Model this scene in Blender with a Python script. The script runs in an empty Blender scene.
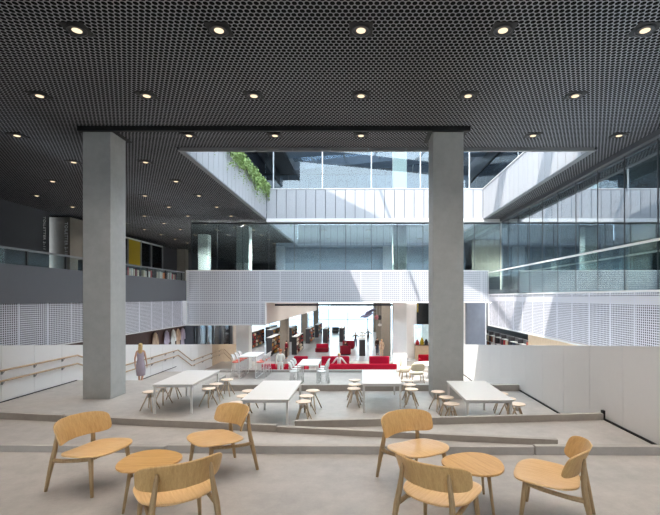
import bpy, bmesh, math, random
from mathutils import Vector, Matrix, Euler
random.seed(7)
SC = bpy.context.scene
COL = SC.collection
E = 1.95                       # eye height above the front floor (z = 0)
F = 436.0                      # focal length in pixels at 660 px width
PI = math.pi
def U(v): return E + v         # height above the eye
def R(v): return E - v         # height below the eye
Z_A, Z_B, Z_C, Z_D, Z_P = -0.935, -1.75, -2.60, -3.75, -0.52
Z_M = U(0.45)                  # mezzanine floor
CEIL = U(4.73)

# ------------------------------------------------------------------ materials
def lin(c):
    c /= 255.0
    return c/12.92 if c <= 0.04045 else ((c+0.055)/1.055)**2.4
def rgb(r, g, b): return (lin(r), lin(g), lin(b), 1.0)

class NT:
    def __init__(s, name):
        s.m = bpy.data.materials.new(name); s.m.use_nodes = True
        s.t = s.m.node_tree; s.t.nodes.clear()
        s.out = s.n('ShaderNodeOutputMaterial')
    def n(s, typ, **kw):
        nd = s.t.nodes.new(typ)
        for k, v in kw.items(): setattr(nd, k, v)
        return nd
    def l(s, a, b): s.t.links.new(a, b)
    def inp(s, sock, v):
        if hasattr(v, 'is_linked') or isinstance(v, bpy.types.NodeSocket): s.l(v, sock)
        else: sock.default_value = v
    def math(s, op, a, b=None, c=None):
        nd = s.n('ShaderNodeMath', operation=op)
        s.inp(nd.inputs[0], a)
        if b is not None: s.inp(nd.inputs[1], b)
        if c is not None: s.inp(nd.inputs[2], c)
        return nd.outputs[0]
    def mix(s, fac, a, b):
        nd = s.n('ShaderNodeMix', data_type='RGBA')
        s.inp(nd.inputs[0], fac); s.inp(nd.inputs[6], a); s.inp(nd.inputs[7], b)
        return nd.outputs[2]
    def coords(s, kind='Object', scale=(1, 1, 1)):
        tc = s.n('ShaderNodeTexCoord')
        mp = s.n('ShaderNodeMapping'); mp.inputs['Scale'].default_value = scale
        s.l(tc.outputs[kind], mp.inputs['Vector'])
        return mp.outputs[0]
    def pos(s):
        g = s.n('ShaderNodeNewGeometry'); sp = s.n('ShaderNodeSeparateXYZ')
        s.l(g.outputs['Position'], sp.inputs[0]); return g.outputs['Position'], sp.outputs
    def noise(s, vec, scale, detail=4, rough=0.55):
        nd = s.n('ShaderNodeTexNoise'); s.l(vec, nd.inputs['Vector'])
        nd.inputs['Scale'].default_value = scale; nd.inputs['Detail'].default_value = detail
        nd.inputs['Roughness'].default_value = rough
        return nd.outputs[0]
    def ramp(s, fac, stops):
        nd = s.n('ShaderNodeValToRGB'); s.l(fac, nd.inputs[0])
        el = nd.color_ramp.elements
        el[0].position, el[0].color = stops[0]; el[1].position, el[1].color = stops[-1]
        for p, c in stops[1:-1]:
            e = el.new(p); e.color = c
        return nd.outputs[0]
    def bsdf(s, col, rough=0.5, metal=0.0, spec=0.5, bump=None, bstr=0.1, link=True):
        b = s.n('ShaderNodeBsdfPrincipled')
        s.inp(b.inputs['Base Color'], col); s.inp(b.inputs['Roughness'], rough)
        b.inputs['Metallic'].default_value = metal
        b.inputs['Specular IOR Level'].default_value = spec
        if bump is not None:
            bp = s.n('ShaderNodeBump'); bp.inputs['Strength'].default_value = bstr
            bp.inputs['Distance'].default_value = 0.01
            s.l(bump, bp.inputs['Height']); s.l(bp.outputs[0], b.inputs['Normal'])
        if link: s.l(b.outputs[0], s.out.inputs[0])
        return b

def mat_plain(name, c, rough=0.5, metal=0.0, spec=0.5, var=0.06):
    t = NT(name); v = t.coords('Object')
    nz = t.noise(v, 6.0)
    d = tuple(x*(1-var) for x in c[:3])+(1,); h = tuple(min(1, x*(1+var)) for x in c[:3])+(1,)
    t.bsdf(t.mix(nz, d, h), rough, metal, spec)
    return t.m
def mat_concrete(name, c, var=0.16, rough=0.6, scale=1.0, spec=0.4, pores=True, rvar=0.0):
    t = NT(name); p, _ = t.pos()
    n1 = t.noise(p, 0.55*scale, 6, 0.6); n2 = t.noise(p, 5*scale, 5, 0.65); n3 = t.noise(p, 38*scale, 3)
    f = t.math('ADD', t.math('MULTIPLY', n1, 0.6), t.math('ADD', t.math('MULTIPLY', n2, 0.3), t.math('MULTIPLY', n3, 0.1)))
    lo = tuple(x*(1-var*1.6) for x in c[:3])+(1,); hi = tuple(min(1, x*(1+var*1.6)) for x in c[:3])+(1,)
    colr = t.ramp(f, [(0.3, lo), (0.5, c), (0.7, hi)])
    r = rough if not rvar else t.math('ADD', rough-rvar/2, t.math('MULTIPLY', n1, rvar))
    t.bsdf(colr, r, 0, spec, n3, 0.06)
    return t.m
def mat_wood(name, c1, c2, rough=0.45, axis=(1.2, 14, 14), spec=0.4):
    t = NT(name); v = t.coords('Object', axis)
    n1 = t.noise(v, 3.0, 5, 0.6); n2 = t.noise(v, 11.0, 3, 0.5)
    f = t.math('ADD', t.math('MULTIPLY', n1, 0.65), t.math('MULTIPLY', n2, 0.35))
    colr = t.ramp(f, [(0.34, c1), (0.66, c2)])
    t.bsdf(colr, rough, 0, spec, n2, 0.05)
    return t.m
def mat_emit(name, c, s):
    t = NT(name); e = t.n('ShaderNodeEmission'); e.inputs[0].default_value = c; e.inputs[1].default_value = s
    t.l(e.outputs[0], t.out.inputs[0]); return t.m
def mat_glass(name, tint=(0.9, 0.95, 0.94, 1), base=0.04, k=1.0):
    t = NT(name)
    tr = t.n('ShaderNodeBsdfTransparent'); tr.inputs[0].default_value = tint
    gl = t.n('ShaderNodeBsdfGlossy'); gl.inputs['Roughness'].default_value = 0.0
    gl.inputs[0].default_value = (0.9, 0.95, 1.0, 1)
    fr = t.n('ShaderNodeFresnel'); fr.inputs[0].default_value = 1.5
    fac = t.math('MINIMUM', t.math('ADD', t.math('MULTIPLY', fr.outputs[0], k), base), 0.95)
    mx = t.n('ShaderNodeMixShader'); t.l(fac, mx.inputs[0]); t.l(tr.outputs[0], mx.inputs[1]); t.l(gl.outputs[0], mx.inputs[2])
    t.l(mx.outputs[0], t.out.inputs[0]); return t.m
def mat_mesh(name, c, ax, pu, pv, ou, ov, seam=1.2, seam0=0.0, hseam=None, rough=0.45):
    """perforated sheet: real see-through holes on a grid along axis ax (0 = x, 1 = y) and z"""
    t = NT(name); _, s = t.pos()
    def m(sock, p, o):
        fr = t.math('FRACT', t.math('DIVIDE', t.math('ADD', sock, 100.0), p))
        return t.math('LESS_THAN', t.math('ABSOLUTE', t.math('SUBTRACT', fr, 0.5)), o/2)
    hole = t.math('MULTIPLY', m(s[ax], pu, ou), m(s[2], pv, ov))
    fr = t.math('FRACT', t.math('DIVIDE', t.math('ADD', s[ax], 120.0-seam0), seam))
    ok = t.math('LESS_THAN', t.math('ABSOLUTE', t.math('SUBTRACT', fr, 0.5)), 0.5-0.024)
    hole = t.math('MULTIPLY', hole, ok)
    if hseam is not None:
        hole = t.math('MULTIPLY', hole, t.math('GREATER_THAN', t.math('ABSOLUTE', t.math('SUBTRACT', s[2], hseam)), 0.05))
    b = t.bsdf(c, rough, link=False)
    tr = t.n('ShaderNodeBsdfTransparent'); mx = t.n('ShaderNodeMixShader')
    t.l(hole, mx.inputs[0]); t.l(b.outputs[0], mx.inputs[1]); t.l(tr.outputs[0], mx.inputs[2])
    t.l(mx.outputs[0], t.out.inputs[0]); return t.m
def mat_ceiling():
    """expanded-metal ceiling: hexagonal strands over a black void"""
    t = NT('expanded_metal_ceiling'); p, s = t.pos()
    pitch = 0.102; k = 4*PI/(math.sqrt(3)*pitch)
    def w(ax, ay):
        return t.math('COSINE', t.math('ADD', t.math('MULTIPLY', s[0], k*ax), t.math('MULTIPLY', s[1], k*ay*0.92)))
    f = t.math('ADD', w(0, 1), t.math('ADD', w(math.sqrt(3)/2, .5), w(-math.sqrt(3)/2, .5)))
    n = t.noise(p, 0.35, 3)
    strand = t.mix(n, rgb(128, 129, 133), rgb(160, 161, 165))
    mr = t.n('ShaderNodeMapRange'); t.l(f, mr.inputs[0])
    mr.inputs[1].default_value = -0.99; mr.inputs[2].default_value = -0.68
    mr.inputs[3].default_value = 1.0; mr.inputs[4].default_value = 0.0
    # panel seams
    b = t.bsdf(t.mix(mr.outputs[0], rgb(5, 5, 6), strand), 0.6, 0.0, 0.04)
    return t.m

MT = {}
MT['floor'] = mat_concrete('polished_concrete', rgb(167, 161, 155), 0.21, 0.42, 1.0, 0.45, rvar=0.25)
MT['library_floor'] = mat_concrete('pale_polished_floor', rgb(186, 189, 195), 0.08, 0.22, 1.0, 0.6)
MT['brown_column'] = mat_concrete('brown_grey_concrete', rgb(138, 129, 118), 0.1, 0.65, 0.9)
MT['pale_column'] = mat_concrete('pale_column_tone', rgb(242, 246, 243), 0.04, 0.6, 0.9)  # near-white tone, much paler than the front columns
MT['slate_concrete'] = mat_concrete('blue_grey_concrete', rgb(122, 128, 140), 0.1, 0.6)
MT['kerb'] = mat_concrete('cast_kerb_concrete', rgb(166, 160, 153), 0.12, 0.6, 1.6)
MT['column'] = mat_concrete('grey_column_concrete', rgb(180, 181, 178), 0.12, 0.65, 0.9)
MT['core'] = mat_concrete('core_concrete', rgb(150, 145, 134), 0.12, 0.65, 0.9)
MT['core_dark'] = mat_concrete('dark_core_concrete', rgb(112, 106, 97), 0.12, 0.65, 0.9)
MT['white_panel'] = mat_plain('white_wall_panel', rgb(240, 238, 236), 0.38, var=0.02)
MT['white'] = mat_plain('white_lacquer', rgb(222, 219, 216), 0.35, var=0.015)
MT['white_steel'] = mat_plain('white_steel', rgb(222, 221, 219), 0.4, var=0.02)
MT['gap'] = mat_plain('dark_gap', rgb(24, 22, 22), 0.7)
MT['dark_fascia'] = mat_plain('dark_grey_fascia', rgb(92, 94, 99), 0.5, var=0.04)
MT['dark_wall'] = mat_plain('charcoal_wall', rgb(66, 67, 73), 0.6, var=0.06)
MT['black_metal'] = mat_plain('black_metal', rgb(30, 30, 33), 0.45)
MT['grey_metal'] = mat_plain('grey_metal', rgb(120, 122, 125), 0.4, 0.3)
MT['oak_seat'] = mat_wood('oak_veneer', rgb(208, 163, 106), rgb(230, 192, 138), 0.28, (1.0, 20, 14), 0.75)
MT['oak_back'] = mat_wood('oak_veneer_upright', rgb(192, 150, 94), rgb(216, 179, 122), 0.4, (9, 20, 0.9))
MT['oak_leg'] = mat_wood('oak_leg', rgb(150, 122, 86), rgb(180, 151, 112), 0.5, (16, 16, 1.5))
MT['oak_table'] = mat_wood('oak_table_top', rgb(192, 143, 84), rgb(220, 177, 114), 0.3, (0.9, 14, 13))
MT['pale_seat'] = mat_wood('pale_ash', rgb(224, 204, 182), rgb(240, 222, 204), 0.45, (3, 12, 12))
MT['stool_leg'] = mat_wood('pale_ash_leg', rgb(186, 166, 140), rgb(208, 190, 166), 0.5, (16, 16, 1.5))
MT['rail'] = mat_wood('rail_oak', rgb(176, 148, 118), rgb(200, 174, 142), 0.45, (14, 1.0, 14))
MT['brown_wood'] = mat_wood('dark_stained_wood', rgb(62, 38, 30), rgb(88, 54, 42), 0.5, (4, 4, 1))
MT['beige'] = mat_wood('beige_plywood', rgb(196, 172, 142), rgb(214, 192, 164), 0.5, (3, 3, 1.2))
MT['soffit'] = mat_plain('pale_soffit', rgb(214, 204, 194), 0.6, var=0.03)
MT['red'] = mat_plain('crimson_fabric', rgb(196, 26, 54), 0.85, spec=0.2, var=0.12)
MT['dark_red'] = mat_plain('wine_fabric', rgb(120, 26, 42), 0.85, spec=0.2, var=0.12)
MT['shelf_end'] = mat_plain('charcoal_shelf', rgb(48, 46, 50), 0.5)
MT['screen'] = mat_plain('black_screen', rgb(18, 24, 24), 0.15)
MT['leaf'] = mat_wood('leaf_green', rgb(96, 124, 66), rgb(160, 182, 116), 0.55, (9, 9, 9))
MT['mull'] = mat_plain('pale_mullion', rgb(205, 210, 212), 0.4)
MT['dark_mull'] = mat_plain('dark_mullion', rgb(52, 56, 62), 0.4)
MT['blue_panel'] = mat_plain('slate_blue_glazing', rgb(84, 98, 116), 0.32, 0.0, 0.5)
MT['dark_glazing'] = mat_plain('dark_glazing', rgb(38, 44, 54), 0.08, 0.0, 0.8)
MT['yellow'] = mat_plain('ochre_panel', rgb(176, 150, 20), 0.6)
MT['glass'] = mat_glass('clear_glass', (0.88, 0.94, 0.93, 1), 0.02, 1.0)
MT['glass_coat'] = mat_glass('coated_glass', (0.80, 0.88, 0.88, 1), 0.23, 1.6)
MT['rooflight_glass'] = mat_glass('sky_dimming_glass', (0.58, 0.61, 0.66, 1), 0.02, 1.0)  # tint put in to dim the sky seen through the roof openings
MT['glass_dark'] = mat_glass('smoked_glass', (0.45, 0.47, 0.5, 1), 0.02, 1.0)
MT['glass_guard'] = mat_glass('guard_glass', (0.93, 0.97, 0.96, 1), 0.0, 0.15)
MT['lamp'] = mat_emit('warm_lamp', (1.0, 0.78, 0.52, 1), 0.72)
MT['ceiling'] = mat_ceiling()
MT['office_ceiling'] = mat_plain('office_ceiling', rgb(112, 120, 128), 0.7)
MT['carpet'] = mat_plain('grey_carpet', rgb(128, 128, 130), 0.9)
MT['mesh_y'] = mat_mesh('perforated_white_depth', rgb(222, 222, 230), 1, 0.082, 0.066, 0.76, 0.64, 1.2, 0.1)
MT['mesh_x'] = mat_mesh('perforated_white_front', rgb(208, 208, 213), 0, 0.118, 0.118, 0.66, 0.66, 1.2, -9.62, U(-0.27))
MT['para_x'] = mat_mesh('corrugated_white_front', rgb(172, 173, 177), 0, 0.05, 0.05, 0.3, 0.3, 0.62, 0.0)
MT['para_y'] = mat_mesh('corrugated_white_depth', rgb(172, 173, 177), 1, 0.05, 0.05, 0.3, 0.3, 0.62, 0.0)
MT['backing'] = mat_plain('grey_backing', rgb(58, 60, 68), 0.7)
MT['bridge_backing'] = mat_plain('mid_grey_backing', rgb(158, 160, 168), 0.7)
MT['para_backing'] = mat_plain('pale_backing', rgb(96, 98, 104), 0.7)
MT['plaza'] = mat_concrete('outdoor_paving', rgb(120, 132, 150), 0.1, 0.6, 0.5)
MT['facade'] = mat_plain('distant_facade', rgb(222, 220, 222), 0.8)
MT['black_lens'] = mat_plain('matt_black', rgb(12, 12, 13), 0.6)
MT['brass'] = mat_plain('dark_reflector', rgb(70, 52, 36), 0.3, 0.6)
MT['text_white'] = mat_plain('white_lettering', rgb(250, 250, 250), 0.6)
MT['slate'] = mat_plain('slate_soffit', rgb(108, 120, 138), 0.5)
MT['strip'] = mat_emit('added_lamp_strip', (1.0, 0.97, 0.92, 1), 17.0)
MT['trim_grey'] = mat_plain('pale_grey_trim', rgb(128, 128, 128), 0.5)
MT['lilac'] = mat_plain('lilac_grey', rgb(150, 146, 176), 0.6)
MT['pinkish'] = mat_plain('rose_pink', rgb(196, 120, 130), 0.6)
MT['salmon'] = mat_plain('salmon_banner', rgb(206, 96, 78), 0.7)
MT['skin'] = mat_plain('skin', rgb(214, 168, 142), 0.6)

# ------------------------------------------------------------------ mesh helpers
class MB:
    def __init__(s): s.bm = bmesh.new()
    def box(s, x0, x1, y0, y1, z0, z1):
        return s.obox(((x0+x1)/2, (y0+y1)/2, (z0+z1)/2), (abs(x1-x0), abs(y1-y0), abs(z1-z0)))
    def obox(s, c, size, rot=None, bev=0.0):
        M = Matrix.Translation(Vector(c)) @ (rot.to_4x4() if rot else Matrix.Identity(4)) @ Matrix.Diagonal((*size, 1))
        r = bmesh.ops.create_cube(s.bm, size=1.0, matrix=M)
        if bev > 0:
            ed = list({e for v in r['verts'] for e in v.link_edges})
            bmesh.ops.bevel(s.bm, geom=ed, offset=bev, segments=2, affect='EDGES', profile=0.5)
        return s
    def beam(s, a, b, w, h, up=(0, 0, 1)):
        """rectangular bar from a to b; w across, h along up"""
        a, b = Vector(a), Vector(b); d = (b-a); L = d.length; d.normalize()
        u = Vector(up); side = d.cross(u).normalized(); u = side.cross(d).normalized()
        rot = Matrix((d, side, u)).transposed()
        return s.obox((a+b)/2, (L, w, h), rot)
    def tube(s, pts, rad, n=10, caps=True, flat=1.0):
        pts = [Vector(p) for p in pts]
        if not isinstance(rad, (list, tuple)): rad = [rad]*len(pts)
        rings = []; prev = None
        for i, p in enumerate(pts):
            d = (pts[min(i+1, len(pts)-1)] - pts[max(i-1, 0)]).normalized()
            ref = Vector((0, 0, 1)) if abs(d.z) < 0.9 else Vector((0, 1, 0))
            if prev is not None: ref = prev
            a = (ref - d*ref.dot(d)).normalized(); b = d.cross(a); prev = a
            rings.append([s.bm.verts.new(p + (a*math.cos(t)+b*math.sin(t)*flat)*rad[i]) for t in [2*PI*k/n for k in range(n)]])
        for i in range(len(rings)-1):
            for k in range(n):
                s.bm.faces.new((rings[i][k], rings[i][(k+1) % n], rings[i+1][(k+1) % n], rings[i+1][k]))
        if caps:
            s.bm.faces.new(list(reversed(rings[0]))); s.bm.faces.new(rings[-1])
        return s
    def lathe(s, prof, c=(0, 0, 0), n=28, sx=1.0, sy=1.0):
        rings = []
        for r, z in prof:
            rings.append([s.bm.verts.new((c[0]+r*sx*math.cos(2*PI*k/n), c[1]+r*sy*math.sin(2*PI*k/n), c[2]+z)) for k in range(n)])
        for i in range(len(rings)-1):
            for k in range(n):
                s.bm.faces.new((rings[i][k], rings[i][(k+1) % n], rings[i+1][(k+1) % n], rings[i+1][k]))
        s.bm.faces.new(list(reversed(rings[0]))); s.bm.faces.new(rings[-1])
        return s
    def prism(s, poly, z0, z1):
        lo = [s.bm.verts.new((x, y, z0)) for x, y in poly]; hi = [s.bm.verts.new((x, y, z1)) for x, y in poly]
        s.bm.faces.new(list(reversed(lo))); s.bm.faces.new(hi); n = len(poly)
        for k in range(n): s.bm.faces.new((lo[k], lo[(k+1) % n], hi[(k+1) % n], hi[k]))
        return s
    def hexa(s, v):
        """8 corners: bottom 4 then top 4"""
        q = [s.bm.verts.new(p) for p in v]
        for f in ((3, 2, 1, 0), (4, 5, 6, 7), (0, 1, 5, 4), (1, 2, 6, 5), (2, 3, 7, 6), (3, 0, 4, 7)):
            s.bm.faces.new([q[i] for i in f])
        return s
    def loft(s, rings):
        rs = [[s.bm.verts.new(p) for p in r] for r in rings]; n = len(rs[0])
        for i in range(len(rs)-1):
            for k in range(n): s.bm.faces.new((rs[i][k], rs[i][(k+1) % n], rs[i+1][(k+1) % n], rs[i+1][k]))
        s.bm.faces.new(list(reversed(rs[0]))); s.bm.faces.new(rs[-1])
        return s
    def build(s, name, mat, parent=None, smooth=False, bevel=0.0, mods=()):
        bmesh.ops.recalc_face_normals(s.bm, faces=s.bm.faces)
        me = bpy.data.meshes.new(name); s.bm.to_mesh(me); s.bm.free()
        if smooth:
            for p in me.polygons: p.use_smooth = True
        me.materials.append(mat if not isinstance(mat, str) else MT[mat])
        o = bpy.data.objects.new(name, me); COL.objects.link(o)
        if parent: o.parent = parent
        if bevel:
            b = o.modifiers.new('edge', 'BEVEL'); b.width = bevel; b.segments = 2; b.limit_method = 'ANGLE'
        return o

def tag(o, label=None, cat=None, group=None, kind=None):
    if label: o['label'] = label
    if cat: o['category'] = cat
    if group: o['group'] = group
    if kind: o['kind'] = kind
    return o
def thing(name, label, cat, loc=(0, 0, 0), rz=0.0, group=None):
    o = bpy.data.objects.new(name, None); COL.objects.link(o)
    o.location = loc; o.rotation_euler = (0, 0, rz); o.empty_display_size = 0.2
    return tag(o, label, cat, group)
def kids(o): return [c for c in bpy.data.objects if c.parent == o]
KIDS = {}
def dup(o, loc=None, rz=None, label=None, group=None, parent=None):
    """copy of a thing with copies of its parts and their sub-parts"""
    c = o.copy(); COL.objects.link(c)
    if parent: c.parent = parent
    if o.name not in KIDS: KIDS[o.name] = kids(o)
    for ch in KIDS[o.name]: dup(ch, parent=c)
    if loc is not None: c.location = loc
    if rz is not None: c.rotation_euler = (0, 0, rz)
    if label: c['label'] = label
    if group: c['group'] = group
    return c
def struct(name, mb, mat, label=None, parent=None, **kw):
    o = mb.build(name, mat, parent, **kw); o['kind'] = 'structure'
    if label: o['label'] = label
    return o
def box_struct(name, mat, *b, **kw): return struct(name, MB().box(*b), mat, **kw)

# ------------------------------------------------------------------ camera and world
cam = bpy.data.cameras.new('camera'); co = bpy.data.objects.new('camera', cam); COL.objects.link(co)
co.location = (0, 0, E); co.rotation_euler = (PI/2, 0, 0)
cam.sensor_width = 36; cam.lens = F/660*36; cam.shift_x = -31/660; cam.shift_y = 40/660
cam.clip_start = 0.05; cam.clip_end = 600
SC.camera = co
w = bpy.data.worlds.new('overcast_sky'); SC.world = w; w.use_nodes = True
bg = w.node_tree.nodes['Background']; bg.inputs[0].default_value = (0.75, 0.875, 1.0, 1); bg.inputs[1].default_value = 3.3
sun = bpy.data.lights.new('sun', 'SUN'); so = bpy.data.objects.new('sun', sun); COL.objects.link(so)
sun.energy = 4.2; sun.angle = math.radians(0.6); sun.color = (1.0, 0.95, 0.88)
so.rotation_euler = Vector((0.43, 0.50, -1.0)).to_track_quat('-Z', 'Y').to_euler()
SC.view_settings.view_transform = 'Standard'; SC.view_settings.look = 'None'
SC.view_settings.gamma = 1.0; SC.view_settings.exposure = 1.02
SC.view_settings.use_curve_mapping = False
SC.cycles.use_denoising = True
SC.cycles.transparent_max_bounces = 24
SC.cycles.max_bounces = 10; SC.cycles.diffuse_bounces = 6; SC.cycles.glossy_bounces = 5
SC.cycles.sample_clamp_indirect = 8.0
SC.cycles.caustics_reflective = False; SC.cycles.caustics_refractive = False

# ------------------------------------------------------------------ floors, terraces, kerbs
XL, XR = -9.89, 4.92
struct('floor', MB().prism([(-17.3, -6), (8.5, -6), (8.5, 5.40), (XR, 5.40), (-9.9, 5.62), (-17.3, 5.62)], -0.6, 0.0), 'floor')
struct('floor_landing', MB().prism([(XL, 5.6), (XR, 5.38), (XR, 8.90), (-1.2, 8.35), (-1.55, 8.15), (XL, 9.34)], -1.3, Z_P), 'floor')
struct('floor_upper_terrace', MB().prism([(XL, 6.5), (XR, 6.5), (XR, 13.65), (-4.9, 13.65), (-4.9, 15.2), (XL, 15.2)], -1.9, Z_A), 'floor')
struct('floor_middle_terrace', MB().box(XL, XR, 13.0, 21.75, -2.7, Z_B), 'floor')
struct('floor_lower_terrace', MB().box(XL, XR+3, 21.0, 31.0, -3.8, Z_C), 'floor')
struct('floor_library', MB().box(-26, 16, 30.0, 80.0, -4.2, Z_D), 'library_floor')
st = MB()
for i in range(4):
    st.box(XL, -4.95, 15.15, 15.5+0.32*i, Z_B-0.05, Z_A-0.17*(i+1)) if i == 0 else st.box(XL, -4.95, 15.18+0.32*i, 15.5+0.32*i, Z_B-0.05, Z_A-0.17*(i+1))
struct('floor_steps', st, 'floor')
def kerb(name, a, b, w, z0, z1, parent=None):
    a, b = Vector((*a, 0)), Vector((*b, 0)); d = (b-a).normalized(); n = Vector((-d.y, d.x, 0))*w
    P = [a, b, b+n, a+n]
    return struct(name, MB().hexa([(p.x, p.y, z0) for p in P]+[(p.x, p.y, z1) for p in P]), 'kerb', bevel=0.008)
def kl(x): return 9.25+(x+9.85)*(7.25-9.25)/(3.28+9.85)
kerb('curb_front', (-9.85, 5.62), (-2.45, 5.46), 0.09, -0.6, 0.085)
kerb('curb_front', (-2.44, 5.46), (2.15, 5.395), 0.09, -0.6, 0.10)
kerb('curb_front', (2.16, 5.395), (4.90, 5.36), 0.09, -0.6, 0.11)
kerb('curb_landing', (-9.85, 9.25), (-5.95, kl(-5.95)), 0.10, -0.95, Z_P+0.135)
kerb('curb_landing', (-5.94, kl(-5.94)), (-1.56, kl(-1.56)), 0.10, -0.95, Z_P+0.13)
kerb('curb_ramp', (-1.55, kl(-1.55)), (3.28, 7.25), 0.10, -0.7, Z_P+0.105)
kerb('curb_ramp_back', (-1.25, 8.24), (4.89, 8.78), 0.10, -0.95, Z_P+0.135)
kerb('curb_upper_terrace', (-4.9, 13.45), (4.89, 13.45), 0.2, -1.5, Z_A+0.19)
kerb('curb_upper_terrace_return', (-4.7, 13.66), (-4.7, 15.2), 0.2, -1.5, Z_A+0.19)
kerb('curb_middle_terrace', (-7.6, 21.55), (4.89, 21.55), 0.2, -2.5, Z_B+0.11)

# ------------------------------------------------------------------ flanking walls of white panels (top follows the fall of the terraces)
def wtop(y): return R(0.05+0.1055*max(y, 1.0))
def panel_wall(name, x0, x1, ys, mat='white_panel'):
    m = MB()
    for a, b in zip(ys[:-1], ys[1:]):
        a += 0.006; b -= 0.006
        m.hexa([(x0, a, -4.2), (x1, a, -4.2), (x1, b, -4.2), (x0, b, -4.2),
                (x0, a, wtop(a)), (x1, a, wtop(a)), (x1, b, wtop(b)), (x0, b, wtop(b))])
    return struct(name, m, mat)
panel_wall('wall_right', XR, XR+0.16, [8.19-1.205*11+1.205*i for i in range(25)])
panel_wall('wall_left', XL-0.16, XL, [13.2-1.215*15+1.215*i for i in range(29)])
struct('wall_right_joint_backing', MB().hexa([(XR+.05, -5, -4), (XR+.11, -5, -4), (XR+.11, 23.7, -4), (XR+.05, 23.7, -4),
        (XR+.05, -5, wtop(-5)-.02), (XR+.11, -5, wtop(-5)-.02), (XR+.11, 23.7, wtop(23.7)-.02), (XR+.05, 23.7, wtop(23.7)-.02)]), 'gap')
struct('wall_left_joint_backing', MB().hexa([(XL-.11, -5, -4), (XL-.05, -5, -4), (XL-.05, 28, -4), (XL-.11, 28, -4),
        (XL-.11, -5, wtop(-5)-.02), (XL-.05, -5, wtop(-5)-.02), (XL-.05, 28, wtop(28)-.02), (XL-.11, 28, wtop(28)-.02)]), 'gap')
panel_wall('wall_left_timber', XL-0.16, XL, [29.0+1.2*i for i in range(8)], 'beige')
b = MB()
for y0, y1, z in ((5.5, 8.86, Z_P), (8.92, 13.5, Z_A), (13.7, 21.5, Z_B)): b.box(XR-0.03, XR, y0, y1, z, z+0.035)
struct('baseboard_right', b, 'gap')
b = MB()
for y0, y1, z in ((5.7, 9.2, Z_P), (9.36, 15.15, Z_A), (16.5, 23.3, Z_B)): b.box(XL, XL+0.03, y0, y1, z, z+0.022)
struct('baseboard_left', b, 'gap')
struct('trim_right', MB().box(XR-0.05, XR, 8.78, 8.86, Z_P, Z_P+0.19), 'gap')
# handrails along the left wall
def handrail(dz, lab):
    pts = [(8.5, Z_A), (15.1, Z_A), (17.3, Z_B), (23.4, Z_B), (25.3, Z_C), (31.2, Z_C), (33.2, Z_D+0.3), (36, Z_D+0.3)]
    t = thing('handrail', lab, 'handrail', (XL+0.075, 8.5, Z_A))
    P = [(0, y-8.5, z+dz-Z_A) for y, z in pts]
    MB().tube(P, 0.028, 8).build('rail', 'rail', t, smooth=True)
    ys = [12.0, 13.2, 14.43, 17.9, 19.3, 20.6, 22.0, 23.0, 25.8, 27.2, 28.8, 30.4]
    for y in ys:
        for (ya, za), (yb, zb) in zip(pts[:-1], pts[1:]):
            if ya <= y <= yb: z = za+(zb-za)*(y-ya)/(yb-ya)
        k = MB(); k.tube([(-.075, y-8.5, z+dz-Z_A-.07), (-.02, y-8.5, z+dz-Z_A-.07), (0, y-8.5, z+dz-Z_A-.02)], 0.009, 6)
        k.box(-.075, -.063, y-8.5-.035, y-8.5+.035, z+dz-Z_A-.12, z+dz-Z_A-.04)
        k.build('bracket', 'grey_metal', t)
handrail(0.885, 'upper of two oak handrails zigzagging down the white left wall')
handrail(0.60, 'lower of two oak handrails zigzagging down the white left wall')

# ------------------------------------------------------------------ concrete columns on a 10 x 15 m grid
def column(x0, x1, y0, y1, z0, z1, mat='column', name='column'):
    return struct(name, MB().box(x0, x1, y0, y1, z0, z1), mat, bevel=0.012)
YC = 12.36
column(-7.89, -7.10, YC, YC+0.80, Z_A, CEIL)
column(2.04, 2.91, YC, YC+0.80, Z_A, CEIL)
for y in (27.6, 42.4, 57.4, 72.4):
    mt = 'pale_column' if y < 30 else 'brown_column'
    column(-7.9, -7.1, y, y+0.8, Z_D, CEIL-0.2, mt)
    column(2.04, 2.9, y, y+0.8, Z_D, CEIL-0.2, mt)
column(2.04, 2.9, 27.6, 28.4, CEIL+0.3, U(11.4), 'pale_column', name='column_gallery')
column(-17.9, -17.1, 42.4, 43.2, Z_M, CEIL-0.02, 'core', name='column_gallery')
column(-11.6, -10.9, 31, 31.7, Z_M, U(4.5), 'pale_column', name='column_gallery')

# ------------------------------------------------------------------ dark ceiling with square opening
m = MB(); m.box(-17.3, 8.55, -6, 13.74, CEIL, CEIL+0.47); m.box(-18.7, -5.85, 13.74, 62, CEIL, CEIL+0.47)
m.box(7.50, 8.55, 13.74, 26.3, CEIL, CEIL+0.47)
struct('ceiling', m, 'ceiling')
struct('ceiling_mezzanine', MB().box(-5.7, 16, 26.45, 62, U(4.52), CEIL+0.47), 'office_ceiling')
struct('ceiling_mezzanine_far', MB().box(8.55, 16, -6, 26.45, U(4.52), CEIL+0.47), 'office_ceiling')
m = MB()
for i in range(11): m.box(-5.72+1.19*i+.006, -5.72+1.19*(i+1)-.006, 13.74, 13.84, CEIL-0.11, CEIL+0.01)
struct('trim_opening_front', m, 'trim_grey')
struct('trim_opening_far', MB().box(-5.7, 8.5, 26.24, 26.46, U(4.55), CEIL+0.03), 'white_steel')
m = MB(); m.box(-5.86, -5.68, 13.93, 26.3, CEIL-0.03, CEIL+0.015); m.box(7.34, 7.52, 13.93, 26.3, CEIL-0.03, CEIL+0.015)
struct('trim_opening_sides', m, 'grey_metal')
struct('trim_ceiling_right', MB().box(8.36, 8.53, -6, 26.3, CEIL-0.16, CEIL), 'dark_fascia')
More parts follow.
